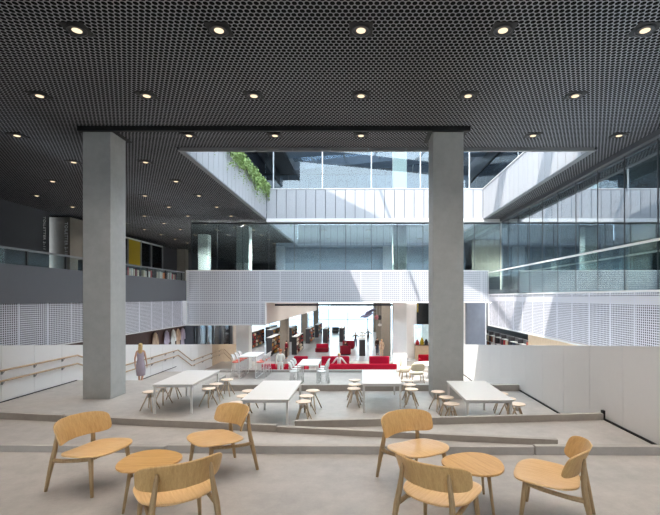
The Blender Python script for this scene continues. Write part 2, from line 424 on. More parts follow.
# black bar fixed under the ceiling in front of the two columns and black recesses round their heads
struct('beam_black', MB().box(-7.83, 3.02, 12.02, 12.12, CEIL-0.13, CEIL+0.01), 'black_lens')
for x0, x1 in ((-7.89, -7.10), (2.04, 2.91)):
    m = MB(); m.box(x0-.13, x1+.13, YC-.02, YC+.95, CEIL-0.012, CEIL+0.01)
    struct('trim_column_recess', m, 'gap')

# downlights
SPOT_W = 128.0
def make_downlight():
    t = thing('downlight', 'x', 'ceiling light', (0, 0, CEIL), 0, 'recessed ceiling downlights')
    m = MB(); m.box(-.205, .205, -.205, .205, -.016, 0.0); m.build('housing', 'black_lens', t)
    MB().lathe([(.140, -.017), (.160, -.017), (.164, -.032), (.142, -.038), (.136, -.032)], n=28).build('trim_ring', 'black_metal', t, smooth=True)
    rf = MB().lathe([(.132, -.0165), (.134, -.026), (.098, -.032), (.090, -.024)], n=28).build('reflector', 'brass', t, smooth=True)
    MB().lathe([(.084, -.018), (.082, -.035), (.045, -.042), (.008, -.044)], n=24).build('lamp', 'lamp', rf, smooth=True)
    sl = bpy.data.lights.new('lamp_beam', 'SPOT'); sl.energy = SPOT_W; sl.spot_size = math.radians(110); sl.spot_blend = 0.9
    sl.color = (1.0, 0.92, 0.85); sl.shadow_soft_size = 0.12
    lo = bpy.data.objects.new('lamp_beam', sl); COL.objects.link(lo); lo.parent = t; lo.location = (0, 0, -0.06)
    return t
ORD = ['first', 'second', 'third', 'fourth', 'fifth', 'sixth', 'seventh', 'eighth', 'ninth', 'tenth', 'eleventh', 'twelfth',
       'thirteenth', 'fourteenth', 'fifteenth', 'sixteenth']
proto_dl = make_downlight(); first = True
for r in range(15):
    y = 7.676+2.5*r; row = []
    for c in range(-6, 4):
        x = 2.5*c+(0.0 if c < 3 else 0)
        px = 361+F*x/y
        if not (2 < px < 658): continue
        if y > 13.9 and x > -5.9: continue
        if y > 26 and x > -7: continue
        if x < -17 or (x < -16 and 24 < y < 29): continue
        if r == 2 and x in (-7.5, 2.5): continue
        row.append(x)
    for i, x in enumerate(row):
        lab = 'recessed downlight, %s from left in the %s ceiling row from the front' % (ORD[i], ORD[r])
        if len(row) == 1: lab = 'recessed downlight alone in the %s ceiling row from the front' % ORD[r]
        if first: o = proto_dl; first = False; o.location = (x, y, CEIL); o['label'] = lab
        else: o = dup(proto_dl, (x, y, CEIL), 0, lab)

for y, nm in ((5.176, 'row above the lounge chairs'), (2.676, 'row nearest the unseen back wall')):
    for i, x in enumerate((-10, -7.5, -5, -2.5, 0, 2.5, 5, 7.5)):
        dup(proto_dl, (x, y, CEIL), 0, 'recessed downlight, %s from left in the ceiling %s' % (ORD[i], nm))

# ------------------------------------------------------------------ left gallery
box_struct('floor_gallery_left', 'carpet', -17.4, -10.66, -6, 26.0, U(0.12), Z_M)
Z_N = U(1.30)                  # raised floor behind the bridge
box_struct('floor_mezzanine', 'carpet', -17.4, 16, 26.30, 62, U(0.05), Z_M)
box_struct('floor_mezzanine_raised', 'carpet', -10.4, 8.5, 26.66, 61.8, Z_M, Z_N)
box_struct('wall_gallery_fascia', 'dark_fascia', -10.66, -10.4, -6, 25.98, U(-0.19), U(0.995))
struct('wall_gallery_mesh', MB().box(-10.43, -10.42, -6, 25.98, U(-1.64), U(-0.19)), 'mesh_y')
struct('trim_gallery_mesh', MB().box(-10.46, -10.39, -6, 25.98, U(-1.66), U(-1.62)), 'white_steel')
box_struct('wall_gallery_mesh_backing', 'backing', -10.80, -10.60, -6, 25.9, U(-1.62), U(-0.19))
struct('ceiling_under_gallery', MB().box(-11.6, -10.6, -6, 26, U(-1.62), U(-1.5)), 'backing')
box_struct('wall_under_gallery', 'brown_wood', -11.6, -11.4, -6, 28.6, -4.2, U(-1.5))
m = MB(); m.box(-18.7, 16.2, -6.2, -6.0, -4.2, 0.35); m.box(-18.7, 16.2, -6.2, -6.0, 2.15, CEIL+.4)  # unseen wall added to cut the light from behind, with a band of openings
for i in range(15): m.box(-18.6+2.4*i, -18.5+2.4*i, -6.2, -6.0, .35, 2.15)
struct('wall_back_unseen', m, 'dark_fascia')
box_struct('wall_gallery_back', 'dark_wall', -17.5, -17.3, -6, 24.2, U(0.1), CEIL)
struct('wall_core', MB().box(-18.5, -16.35, 24.5, 27.6, Z_M, U(4.52)), 'core_dark', bevel=0.01)
box_struct('wall_outer_left', 'dark_wall', -18.7, -18.5, 24, 62, U(0.1), CEIL)
# smoked glass balustrade of the gallery
t = thing('balustrade', 'glass balustrade with grey handrail along the left gallery edge', 'balustrade', (-10.53, 8, U(0.995)))
MB().box(-.012, .012, 0, 17.9, 0.0, 0.46).build('glass_panel', 'glass_guard', t)
MB().box(-.03, .03, -0.2, 17.95, 0.46, 0.52).build('handrail', 'grey_metal', t)
for y in (2.2, 5.75, 7.55, 9.5, 11.5, 13.5, 15.5, 17.6): MB().box(-.025, .025, y-.03, y+.03, 0, 0.46).build('post', 'black_metal', t)
# lettering running down the wall and the concrete core
def lettering(label, loc, rot, size):
    t = thing('toilet_sign', label, 'sign', loc); t.rotation_euler = rot
    off = 0.0
    for nm, txt in (('word', 'TOILETTER'), ('floor_number', '2-11')):
        cu = bpy.data.curves.new(nm, 'FONT'); cu.body = txt; cu.size = size; cu.extrude = 0.008; cu.align_x = 'LEFT'; cu.align_y = 'BOTTOM'
        cu.space_character = 1.12; cu.materials.append(MT['text_white'])
        o = bpy.data.objects.new('outline', cu); COL.objects.link(o)
        bpy.context.view_layer.update()
        me = bpy.data.meshes.new_from_object(o.evaluated_get(bpy.context.evaluated_depsgraph_get()))
        w_ = max(v.co.x for v in me.vertices)
        bpy.data.objects.remove(o)
        ob = bpy.data.objects.new(nm, me); COL.objects.link(ob); ob.parent = t; ob.location = (off, 0, 0)
        off += w_+size*.35
lettering('white TOILETTER lettering running down the charcoal gallery wall', (-17.285, 23.68, U(4.43)), Matrix(((0, 0, 1), (0, 1, 0), (-1, 0, 0))).to_euler(), 0.235)
lettering('white TOILETTER lettering running down the concrete core face', (-16.68, 24.487, U(4.22)), Matrix(((0, 1, 0), (0, 0, -1), (-1, 0, 0))).to_euler(), 0.235)

# glazed partition with ochre panel on the gallery
t = thing('glazed_partition', 'grey framed glazed partition with an ochre panel on the left gallery', 'partition', (-17.2, 29, Z_M))
for y in (0.1, 1.7, 3.1, 5.0, 6.7, 8.7): MB().box(-.06, .06, y-.09, y+.09, 0, 3.95).build('frame_post', 'grey_metal', t)
MB().box(-.06, .06, 0.1, 8.7, 3.87, 3.99).build('head_rail', 'mull', t)
MB().box(-.012, .012, 0.2, 3.0, 0.05, 3.87).build('pane', 'glass_dark', t)
MB().box(-.03, .03, 3.2, 4.92, 0.5, 3.87).build('ochre_panel', 'yellow', t)
MB().box(-.012, .012, 5.1, 8.6, 0.05, 3.87).build('pane', 'glass_dark', t)
box_struct('wall_gallery_room', 'dark_wall', -18.5, -18.4, 28, 62, Z_M, CEIL)
# far end of the gallery with bright windows
m = MB(); m.box(-18.5, 16, 61.8, 62, Z_M, U(0.9)); m.box(-18.5, 16, 61.8, 62, U(2.3), CEIL)
for i in range(15): m.box(-18.5+2.4*i, -18.5+2.4*i+0.5, 61.8, 62, U(0.9), U(2.3))
struct('wall_mezzanine_end', m, 'dark_wall')

# ------------------------------------------------------------------ bridge across the hall and the mesh faces at its corner
YB = 26.0
struct('wall_bridge_mesh', MB().box(-10.42, 7.62, YB, YB+0.012, U(-0.27), U(1.61)), 'mesh_x')
struct('wall_bridge_mesh_low', MB().box(-10.42, -5.72, YB, YB+0.012, U(-1.64), U(-0.27)), 'mesh_x')
struct('wall_bridge_mesh_backing', MB().box(-10.3, 7.6, YB+0.16, YB+0.28, U(-0.25), U(1.58)), 'bridge_backing')
struct('wall_bridge_low_backing', MB().box(-10.3, -5.75, YB+0.16, YB+0.28, U(-1.62), U(-0.25)), 'bridge_backing')
m = MB(); m.box(-10.42, 7.62, YB-0.01, YB+0.30, U(1.58), U(1.63)); m.box(-5.72, 7.62, YB-0.005, YB+0.3, U(-0.31), U(-0.25)); m.box(-10.42, -5.72, YB-0.005, YB+.3, U(-1.67), U(-1.61))
m.box(-10.43, -10.37, YB-0.005, YB+0.3, U(-1.64), U(1.61)); m.box(-5.75, -5.69, YB-.005, YB+.3, U(-1.64), U(-.27))
struct('trim_bridge', m, 'white_steel')
struct('ceiling_library_low', MB().box(-26, -5.74, YB+0.3, 56, U(-1.64), U(0.05)), 'soffit')
struct('wall_library_soffit', MB().box(-5.78, -5.72, YB+0.3, 56.2, U(-1.64), U(-0.27)), 'soffit')
struct('ceiling_library', MB().box(-5.72, 16, YB+0.3, 80.2, U(-0.27), U(0.05)), 'soffit')
struct('ceiling_library_far', MB().box(-26, -5.72, 56, 80.2, U(-0.27), U(0.05)), 'soffit')
struct('beam_library_dark', MB().box(-6.1, 2.4, 29.0, 29.25, R(0.56), R(0.42)), 'dark_mull')

# upper white parapets round the opening
PT, PB = U(6.54), CEIL
def parapet(name, axis, fix, a, b, n):
    m = MB(); step = (b-a)/n; bk = MB()
    for i in range(n):
        s0, s1 = a+step*i+.018, a+step*(i+1)-.018
        if axis == 'x': m.box(s0, s1, fix-.02, fix+.02, PB, PT)
        else: m.box(fix-.02, fix+.02, s0, s1, PB, PT)
    struct(name, m, 'para_x' if axis == 'x' else 'para_y')
    if axis == 'x': bk.box(a, b, fix+.035*SGN, fix+.09*SGN, PB, PT-.01)
    else: bk.box(fix+.035*SGN, fix+.09*SGN, a, b, PB, PT-.01)
    struct(name+'_backing', bk, 'para_backing')
    c = MB()
    if axis == 'x': c.box(a, b, fix-.05, fix+.10, PT, PT+.04)
    else: c.box(fix-.06, fix+.06, a, b, PT, PT+.04)
    struct(name+'_capping', c, 'white_steel')
SGN = 1
parapet('wall_parapet_far', 'x', 26.32, -5.7, 7.36, 22)
parapet('wall_parapet_right', 'y', 7.38, 13.95, 26.28, 21)
SGN = -1
parapet('wall_parapet_left', 'y', -5.72, 13.95, 26.28, 21)
parapet('wall_parapet_front', 'x', 13.86, -5.7, 7.36, 22)

# ------------------------------------------------------------------ glass fronts
t = struct('window_1', MB().box(-10.35, 8.5, 26.62, 26.64, U(0.5), U(4.54)), 'glass_coat', label='mezzanine glass front behind the bridge parapet')
m = MB()
for x in [-10.35+1.57*i for i in range(13)]: m.box(x-.014, x+.014, 26.60, 26.66, U(0.5), U(4.54))
struct('window_frame', m, 'dark_mull', parent=t)
m = MB(); m.box(-10.37, -10.33, 26.6, 26.66, U(0.45), CEIL); m.box(-10.3, 8.5, 26.58, 26.68, U(4.48), U(4.56))
struct('window_head', m, 'dark_mull', parent=t)
t = struct('window_2', MB().box(8.55, 8.57, 3.0, 26.6, U(0.05), CEIL), 'glass_coat', label='tall glass wall of the right office')
m = MB()
for y in [4.55+1.6*i for i in range(14)]: m.box(8.54, 8.58, y-.018, y+.018, U(0.05), CEIL)
struct('window_frame', m, 'dark_mull', parent=t)
t = struct('window_3', MB().box(-5.9, 10.0, 26.9, 26.92, U(5.2), U(11.4)), 'glass', label='upper glass front above the far white parapet')
m = MB()
for x in [-5.4+3.02*i for i in range(6)]: m.box(x-.03, x+.03, 26.87, 26.95, U(5.2), U(11.4))
struct('window_frame', m, 'mull', parent=t)

# right gallery
box_struct('floor_gallery_right', 'white_steel', 7.62, 8.55, -6, 26.3, U(-0.2), U(0.04))
struct('wall_right_gallery_mesh', MB().box(7.59, 7.60, -6, YB, U(-1.64), U(0.17)), 'mesh_y')
box_struct('wall_right_gallery_backing', 'backing', 7.74, 7.86, -6, 25.9, U(-1.62), U(0.1))
m = MB(); m.box(7.56, 7.64, -6, YB, U(0.15), U(0.20)); m.box(7.56, 7.64, -6, YB, U(-1.67), U(-1.62)); m.box(7.56, 7.64, YB-.06, YB, U(-1.64), U(.17))
struct('trim_right_gallery', m, 'white_steel')
t = thing('balustrade', 'clear glass balustrade with white handrail along the right gallery', 'balustrade', (7.62, 2, U(0.20)))
MB().box(-.01, .01, 0, 23.95, 0.0, 1.27).build('glass_panel', 'glass_guard', t)
MB().box(-.03, .03, 0, 23.98, 1.26, 1.32).build('handrail', 'white', t)
# office behind the glass wall
box_struct('floor_office', 'carpet', 8.59, 16, -6, 26.4, U(-0.2), Z_M)
box_struct('wall_office_back', 'core', 13.6, 13.8, -6, 26.4, Z_M, U(4.52))
box_struct('wall_office_dark', 'dark_wall', 13.3, 13.58, 22.3, 24.6, Z_M, U(4.5))
box_struct('wall_office_end', 'core', 8.7, 16, 34.0, 34.2, Z_M, U(4.5))
struct('wall_mezzanine_added', MB().box(-7.0, 8.6, 36.0, 36.2, Z_M, U(4.52)), 'slate')  # blue-grey wall added to brighten the view through the bridge glass
for _y in (27.5, 30.5): box_struct('wall_office_fin', 'dark_wall', 12.6, 13.0, _y, _y+.5, Z_M, U(4.5))
box_struct('wall_outer_right', 'dark_wall', 16, 16.2, -6, 80, -4.2, CEIL+.4)
box_struct('wall_below_right_gallery', 'beige', 7.9, 8.05, -6, 20.6, -4.2, U(-1.5))
box_struct('ceiling_below_right_gallery', 'soffit', 7.88, 16, -6, 26.3, U(-0.5), U(-0.21))
box_struct('wall_concrete_under_bridge', 'slate_concrete', 7.15, 8.4, 29.5, 29.9, Z_D, U(-0.27))

# ------------------------------------------------------------------ upper storey round the atrium and its skylight
box_struct('wall_upper_left', 'dark_glazing', -7.9, -7.6, 12, 41, CEIL+.47, U(11.5))
box_struct('wall_upper_right', 'dark_glazing', 10.1, 10.4, 12, 41, CEIL+.47, U(11.5))
m = MB(); fr = MB()
for i in range(20):
    m.box(-7.6+.9*i+.03, -7.6+.9*(i+1)-.03, 40.5, 40.7, CEIL+.47, U(11.35))
struct('wall_upper_far', m, 'blue_panel')
box_struct('wall_upper_far_backing', 'dark_mull', -8, 10.5, 40.66, 41.0, CEIL+.4, U(12.6))
box_struct('ceiling_roof_left', 'para_backing', -17.5, -6.0, 11, 62, U(11.5), U(14.0))
box_struct('ceiling_roof_right', 'para_backing', 10.0, 16.2, 11, 62, U(11.5), U(14.0))
m = MB()
for x0, x1 in ((-7.62, -7.5), (10.0, 10.12)): m.box(x0, x1, 12, 40.5, U(10.6), U(11.5))
struct('trim_upper_eaves', m, 'dark_mull')
for y in (30.0, 23.5, 17.5):
    struct('beam_skylight', MB().beam((-6.2, y, U(12.0)), (10.2, y-5.4, U(12.0)), 0.55, 1.0), 'blue_panel')
m = MB()
for x in (-3.2, 1.0, 5.2): m.beam((x, 12, U(13.0)), (x+2.5, 30, U(13.0)), 0.10, 0.25)
struct('beam_skylight_purlins', m, 'mull')
m = MB()
m.prism([(-6.2, 30.5), (10.2, 30.5), (10.2, 33.2), (2.4, 34.4), (-6.2, 36.0)], U(11.5), U(12.2))
m.prism([(-6.2, 39.4), (10.2, 34.2), (10.2, 35.4), (-1.8, 40.3), (-6.2, 40.7)], U(11.5), U(12.2))
struct('ceiling_roof_far', m, 'slate')
m = MB()
for x in (-4.5, -1.7, 1.2, 4.2, 7.2): m.beam((x, 33, U(11.9)), (x+.6, 40.6, U(11.9)), 0.07, 0.2)
struct('beam_rooflight_bars', m, 'mull')
struct('window_7', MB().box(-6.2, 10.2, 30.6, 40.8, U(12.22), U(12.24)), 'rooflight_glass', label='rooflight glazing beyond the atrium, tinted to dim the sky')
box_struct('floor_upper', 'floor', -7.6, 10.1, 26.95, 40.5, CEIL+.47, CEIL+.6)

# ------------------------------------------------------------------ library end: glass front and outside
t = struct('window_4', MB().box(-26, 16, 80, 80.03, Z_D, U(-0.27)), 'glass', label='large glass front at the far end of the library')
m = MB()
for x in [-24+3.6*i for i in range(12)]: m.box(x-.05, x+.05, 79.93, 80.1, Z_D, U(-0.27))
m.box(-26, 16, 79.95, 80.08, Z_D+1.6, Z_D+1.68)
struct('window_frame', m, 'mull', parent=t)
t = struct('window_5', MB().box(-22.03, -22, 40, 80, Z_D, U(-0.3)), 'glass', label='side glass front of the library')
m = MB()
for y in [40+3.0*i for i in range(14)]: m.box(-22.08, -21.95, y-.06, y+.06, Z_D, U(-.3))
struct('window_frame', m, 'dark_mull', parent=t)
box_struct('wall_library_left', 'dark_wall', -22.1, -21.9, 28, 40, -4.2, U(-1.5))
box_struct('ground_outside', 'plaza', -120, 120, 80.1, 240, -4.4, -3.95)
m = MB(); m.box(-60, -18, 150, 170, -4, 9); struct('exterior_block', m, 'facade')
m = MB(); m.box(-12, 6, 175, 190, -4, 12); struct('exterior_block', m, 'facade')
m = MB(); m.box(14, 60, 150, 170, -4, 7); struct('exterior_block', m, 'facade')
# white wall with screen at the right of the library
m = MB(); m.box(4.15, 5.0, 41.0, 41.4, Z_D, U(-.27)); m.box(5.0, 8.4, 41.0, 41.3, R(2.55), U(-.27)); m.box(5.0, 8.4, 41.0, 41.3, Z_D, R(4.3)); m.box(6.7, 8.4, 41, 41.3, R(4.3), R(2.55))
struct('wall_library_right', m, 'white_panel')
struct('window_6', MB().box(5.0, 6.7, 41.12, 41.15, R(4.3), R(2.55)), 'glass')
box_struct('wall_library_side', 'white_panel', 8.4, 8.6, 29.9, 60, Z_D, U(-.27))
# ------------------------------------------------------------------ oak lounge chairs
def superdisc(n_r, n_a, fx, fz, p=2.6):
    """disc grid; fx(u, v) -> plan position from unit super-ellipse, fz -> height"""
    bm = bmesh.new(); c = bm.verts.new(fx(0, 0)); rings = []
    for i in range(1, n_r+1):
        r = i/n_r; ring = []
        for k in range(n_a):
            a = 2*PI*k/n_a; ca, sa = math.cos(a), math.sin(a)
            u = r*math.copysign(abs(ca)**(2/p), ca); v = r*math.copysign(abs(sa)**(2/p), sa)
            ring.append(bm.verts.new(fx(u, v)))
        rings.append(ring)
    for k in range(n_a): bm.faces.new((c, rings[0][k], rings[0][(k+1) % n_a]))
    for i in range(n_r-1):
        for k in range(n_a): bm.faces.new((rings[i][k], rings[i+1][k], rings[i+1][(k+1) % n_a], rings[i][(k+1) % n_a]))
    return bm
def shell(bm, name, mat, parent, th):
    m = MB(); m.bm.free(); m.bm = bm
    o = m.build(name, mat, parent, smooth=True)
    s = o.modifiers.new('thickness', 'SOLIDIFY'); s.thickness = th; s.offset = 0
    b = o.modifiers.new('edge', 'BEVEL'); b.width = th*0.3; b.segments = 2; b.limit_method = 'ANGLE'; b.angle_limit = math.radians(50)
    return o
def make_lounge_chair():
    t = thing('lounge_chair', 'x', 'chair')
    def seat(u, v):
        wdt = 0.300+0.012*u                                # a little wider at the front
        x = 0.075+0.268*u; y = wdt*v
        z = 0.392+0.016*u - 0.020*(1-v*v)*(1-0.5*u) - 0.040*max(0, u-0.5)**1.5
        if u < -0.5: z += 0.03*(-u-0.5)
        return (x, y, z)
    shell(superdisc(9, 48, seat, None, 3.0), 'seat', 'oak_seat', t, 0.016)
    def back(u, v):                                        # u across, v up
        y = 0.325*u*(1+0.03*v); zz = 0.112*v
        x = -0.232 + 0.155*u*u - 0.38*zz - 0.010*v*v
        return (x, y, 0.586+zz-0.010*u*u)
    shell(superdisc(9, 72, back, None, 5.0), 'backrest', 'oak_back', t, 0.016)
    for s in (-1, 1):
        MB().tube([(-.300, s*.262, 0), (-.268, s*.250, .17), (-.238, s*.240, .31), (-.222, s*.226, .42), (-.218, s*.210, .52), (-.222, s*.202, .60), (-.226, s*.200, .635)],
                  [.0165, .0205, .0260, .0225, .0195, .0155, .007], 12).build('leg', 'oak_leg', t, smooth=True)
        MB().tube([(.268, s*.252, 0), (.248, s*.240, .17), (.225, s*.224, .36), (.222, s*.222, .388)], [.0155, .0195, .0240, .016], 12).build('leg', 'oak_leg', t, smooth=True)
        MB().tube([(-.238, s*.240, .31), (-.12, s*.236, .312), (.08, s*.230, .334), (.225, s*.223, .362)], [.022, .019, .018, .020], 10).build('side_rail', 'oak_leg', t, smooth=True)
    MB().tube([(.205, -.22, .352), (.19, 0, .346), (.205, .22, .352)], .018, 10).build('cross_rail', 'oak_leg', t, smooth=True)
    return t
D = math.radians
CH = [((-2.815, 4.56), -15, 'oak lounge chair farthest left, facing right towards the left low table'),
      ((-1.57, 4.92), 224, 'oak lounge chair behind the left low table, turned towards the camera'),
      ((-1.49, 3.54), 126, 'oak lounge chair seen from behind in front of the left low table'),
      ((0.552, 4.62), -60, 'oak lounge chair behind the right low table with pale shining seat'),
      ((0.62, 3.53), 54, 'oak lounge chair seen from behind in front of the right low table'),
      ((1.71, 3.83), 153, 'oak lounge chair at far right seen from the side, facing left')]
c0 = make_lounge_chair()
for i, ((x, y), a, lab) in enumerate(CH):
    if i == 0: c0.location = (x, y, 0); c0.rotation_euler = (0, 0, D(a)); tag(c0, lab, group='oak lounge chairs')
    else: dup(c0, (x, y, 0), D(a), lab, 'oak lounge chairs')
# low tables with rounded triangular tops
def make_low_table():
    t = thing('low_table', 'x', 'table')
    pts = []
    for k in range(72):
        a = 2*PI*k/72; r = 0.285*(1+0.055*math.cos(3*a)); pts.append((r*math.cos(a), r*math.sin(a)))
    m = MB(); m.prism(pts, .378, .398); m.build('table_top', 'oak_table', t, bevel=0.005)
    for k in range(3):
        a = 2*PI*k/3
        MB().tube([(.275*math.cos(a), .275*math.sin(a), 0), (.20*math.cos(a), .20*math.sin(a), .379)], [.0115, .018], 12).build('leg', 'oak_leg', t, smooth=True)
    m = MB()
    for k in range(3):
        a = 2*PI*k/3; m.beam((0, 0, .366), (.205*math.cos(a), .205*math.sin(a), .366), .05, .024)
    m.build('underframe', 'oak_leg', t)
    return t
lt = make_low_table(); lt.location = (-2.03, 4.18, 0); lt.rotation_euler = (0, 0, D(5)); tag(lt, 'low oak table between the three left lounge chairs', group='low oak tables')
dup(lt, (1.06, 4.10, 0), D(-65), 'low oak table between the three right lounge chairs', 'low oak tables')

# ------------------------------------------------------------------ white tables and stools on the upper terrace
def make_table():
    t = thing('work_table', 'x', 'table')
    MB().obox((0, 0, .725), (1.0, 2.1, .03)).build('table_top', 'white', t, bevel=0.006)
    m = MB()
    for s in (-1, 1): m.box(s*.46-.02, s*.46+.02, -1.0, 1.0, .66, .712); m.box(-.48, .48, s*.99-.02, s*.99+.02, .66, .712)
    m.build('frame', 'white_steel', t)
    for sx in (-1, 1):
        for sy in (-1, 1): MB().box(sx*.455-.025, sx*.455+.025, sy*.99-.025, sy*.99+.025, 0.0, .70).build('leg', 'white_steel', t, bevel=.004)
    return t
TB = [(-4.66, 11.80, 'white work table beside the left concrete column'), (-2.02, 10.22, 'white work table left of centre, nearest to the curb'),
      (0.53, 11.92, 'white work table right of centre'), (2.70, 10.18, 'white work table by the right wall and right column')]
tb = make_table()
for i, (x, y, lab) in enumerate(TB):
    if i == 0: tb.location = (x, y, Z_A); tag(tb, lab, group='white work tables')
    else: dup(tb, (x, y, Z_A), 0, lab, 'white work tables')
def make_stool():
    t = thing('stool', 'x', 'stool')
    MB().lathe([(.02, .452), (.165, .452), (.178, .458), (.182, .466), (.178, .474), (.165, .478), (.02, .480)], n=28).build('seat', 'pale_seat', t, smooth=True)
    MB().lathe([(.05, .452), (.066, .43), (.052, .33), (.05, .32)], n=18).build('hub', 'white_steel', t, smooth=True)
    for k in range(4):
        a = PI/4+k*PI/2
        MB().tube([(.235*math.cos(a), .235*math.sin(a), 0), (.05*math.cos(a), .05*math.sin(a), .40)], [.014, .019], 8).build('leg', 'stool_leg', t, smooth=True)
    return t
s0 = make_stool(); first = True
ST = {0: ([(-5.42, 11.2), (-5.38, 11.85), (-5.36, 12.5)], [(-4.06, 11.6), (-4.06, 12.2), (-3.95, 12.85)]),
      1: ([(-2.86, 10.0), (-2.88, 10.7), (-2.90, 11.3)], [(-1.34, 10.14), (-1.34, 10.72), (-1.25, 11.33)]),
      2: ([(-.19, 11.58), (-.18, 12.13), (-.18, 12.75)], [(1.33, 11.5), (1.34, 12.1), (1.34, 12.7)]),
      3: ([(2.06, 9.92), (2.07, 10.58), (1.98, 11.2)], [(3.55, 9.9), (3.52, 10.42), (3.52, 10.97)])}
TN = ['white table beside the left column', 'white table left of centre', 'white table right of centre', 'white table by the right wall']
for ti, sides in ST.items():
    for si, row in enumerate(sides):
        for k, (x, y) in enumerate(row):
            lab = 'pale wooden stool, %s on %s of the %s' % (['nearest', 'middle one', 'farthest'][k], ['left', 'right'][si], TN[ti])
            rz = random.uniform(-.5, .5)
            if first: s0.location = (x, y, Z_A); s0.rotation_euler = (0, 0, rz); tag(s0, lab, group='stools at the white work tables'); first = False
            else: dup(s0, (x, y, Z_A), rz, lab, 'stools at the white work tables')

# ------------------------------------------------------------------ tall tables and white bar chairs on the middle terrace
def make_bar_table():
    t = thing('bar_table', 'x', 'table')
    MB().obox((0, 0, 1.0), (.82, 1.7, .035)).build('table_top', 'white', t, bevel=.006)
    for sx in (-1, 1):
        for sy in (-1, 1): MB().box(sx*.38-.018, sx*.38+.018, sy*.82-.018, sy*.82+.018, 0, .985).build('leg', 'white_steel', t)
    m = MB()
    for sx in (-1, 1): m.box(sx*.38-.015, sx*.38+.015, -.81, .81, .0, .03)
    m.build('foot_rail', 'white_steel', t)
    return t
bt = make_bar_table(); bt.location = (-5.17, 20.65, Z_B); tag(bt, 'tall white bar table on the left of the middle terrace', group='tall white tables')
dup(bt, (-2.13, 18.15, Z_B), 0, 'tall white bar table in front of the red sofa', 'tall white tables')
def make_bar_chair(pad='white'):
    t = thing('bar_chair', 'x', 'chair')
    def seat(u, v): return (.0+.19*u, .20*v, .72+.02*u*u+.01*v*v)
    shell(superdisc(5, 24, seat, None, 3.0), 'seat', pad, t, .02)
    def back(u, v): return (-.20+.08*u*u-.05*v, .20*u, .95+.14*v)
    shell(superdisc(5, 24, back, None, 3.0), 'backrest', 'white', t, .02)
    for sx in (-1, 1):
        for sy in (-1, 1): MB().tube([(sx*.21, sy*.20, 0), (sx*.14, sy*.14, .72)], .012, 6).build('leg', 'white_steel', t, smooth=True)
    m = MB()
    for sy in (-1, 1): m.tube([(-.185, sy*.1, .73), (-.21, sy*.1, .93)], .012, 6)
    m.build('back_stay', 'white_steel', t)
    m = MB(); q = [(.182, .176, .28), (-.182, .176, .28), (-.182, -.176, .28), (.182, -.176, .28)]
    for a, b_ in zip(q, q[1:]+q[:1]): m.tube([a, b_], .008, 6)
    m.build('foot_ring', 'white_steel', t)
    return t
bc = make_bar_chair('salmon'); bw = make_bar_chair(); first = True
for tx, ty, nm in ((-5.17, 20.65, 'left bar table'), (-2.13, 18.15, 'bar table before the sofa')):
    for si, s in enumerate((-1, 1)):
        for k in range(3):
            lab = 'white bar chair, %s on the %s of the %s' % (['nearest', 'middle one', 'farthest'][k], ['left', 'right'][si], nm)
            x, y, rz = tx+s*.56, ty-.58+.58*k, 0 if s < 0 else PI
            if first: bc.location = (x, y, Z_B); bc.rotation_euler = (0, 0, rz); tag(bc, lab.replace('white bar chair', 'white bar chair with red seat'), group='white bar chairs'); first = False
            elif tx > -4 and si == 0 and k == 0: bw.location = (x, y, Z_B); bw.rotation_euler = (0, 0, rz); tag(bw, lab, group='white bar chairs')
            else: dup(bc if tx < -4 else bw, (x, y, Z_B), rz, lab.replace('white bar chair', 'white bar chair with red seat') if tx < -4 else lab, 'white bar chairs')

# cream armchairs and a round white table by the right column
def make_cream_chair():
    t = thing('armchair', 'x', 'chair')
    def seat(u, v): return (.02+.27*u, .29*v, .42+.025*u)
    shell(superdisc(5, 28, seat, None, 3.4), 'seat', 'cream', t, .09)
    def back(u, v): return (-.25+.07*u*u-.05*v, .30*u, .69+.18*v)
    shell(superdisc(5, 28, back, None, 3.4), 'backrest', 'cream', t, .06)
    for sx in (-1, 1):
        for sy in (-1, 1): MB().tube([(sx*.27, sy*.27, 0), (sx*.2, sy*.22, .40)], [.012, .018], 8).build('leg', 'oak_leg', t, smooth=True)
    return t
MT['cream'] = mat_plain('cream_fabric', rgb(226, 212, 186), 0.8, spec=0.2)
ac = make_cream_chair(); ac.location = (2.42, 19.0, Z_B); ac.rotation_euler = (0, 0, D(100)); tag(ac, 'cream armchair with wooden legs seen from behind near the right column', group='cream armchairs')
dup(ac, (3.3, 18.35, Z_B), D(80), 'cream armchair pushed in front of the round white table', 'cream armchairs')
dup(ac, (2.05, 20.3, Z_B), D(-10), 'cream armchair on the left of the round white table', 'cream armchairs')
t = thing('side_table', 'round white side table among the cream armchairs', 'table', (3.05, 19.75, Z_B))
MB().lathe([(.02, .69), (.62, .69), (.63, .705), (.62, .72), (.02, .72)], n=36).build('table_top', 'white', t)
MB().lathe([(.26, 0), (.26, .015), (.035, .04), (.03, .69)], n=24).build('pedestal', 'white_steel', t)
t = thing('round_stool', 'round brown wooden stool beside the cream armchairs', 'stool', (1.72, 17.6, Z_B))
MB().lathe([(.02, .70), (.2, .70), (.21, .72), (.2, .74), (.02, .74)], n=24).build('seat', 'oak_leg', t)
for k in range(3):
    a = 2*PI*k/3; MB().tube([(.2*math.cos(a), .2*math.sin(a), 0), (.1*math.cos(a), .1*math.sin(a), .705)], .013, 6).build('leg', 'oak_leg', t)

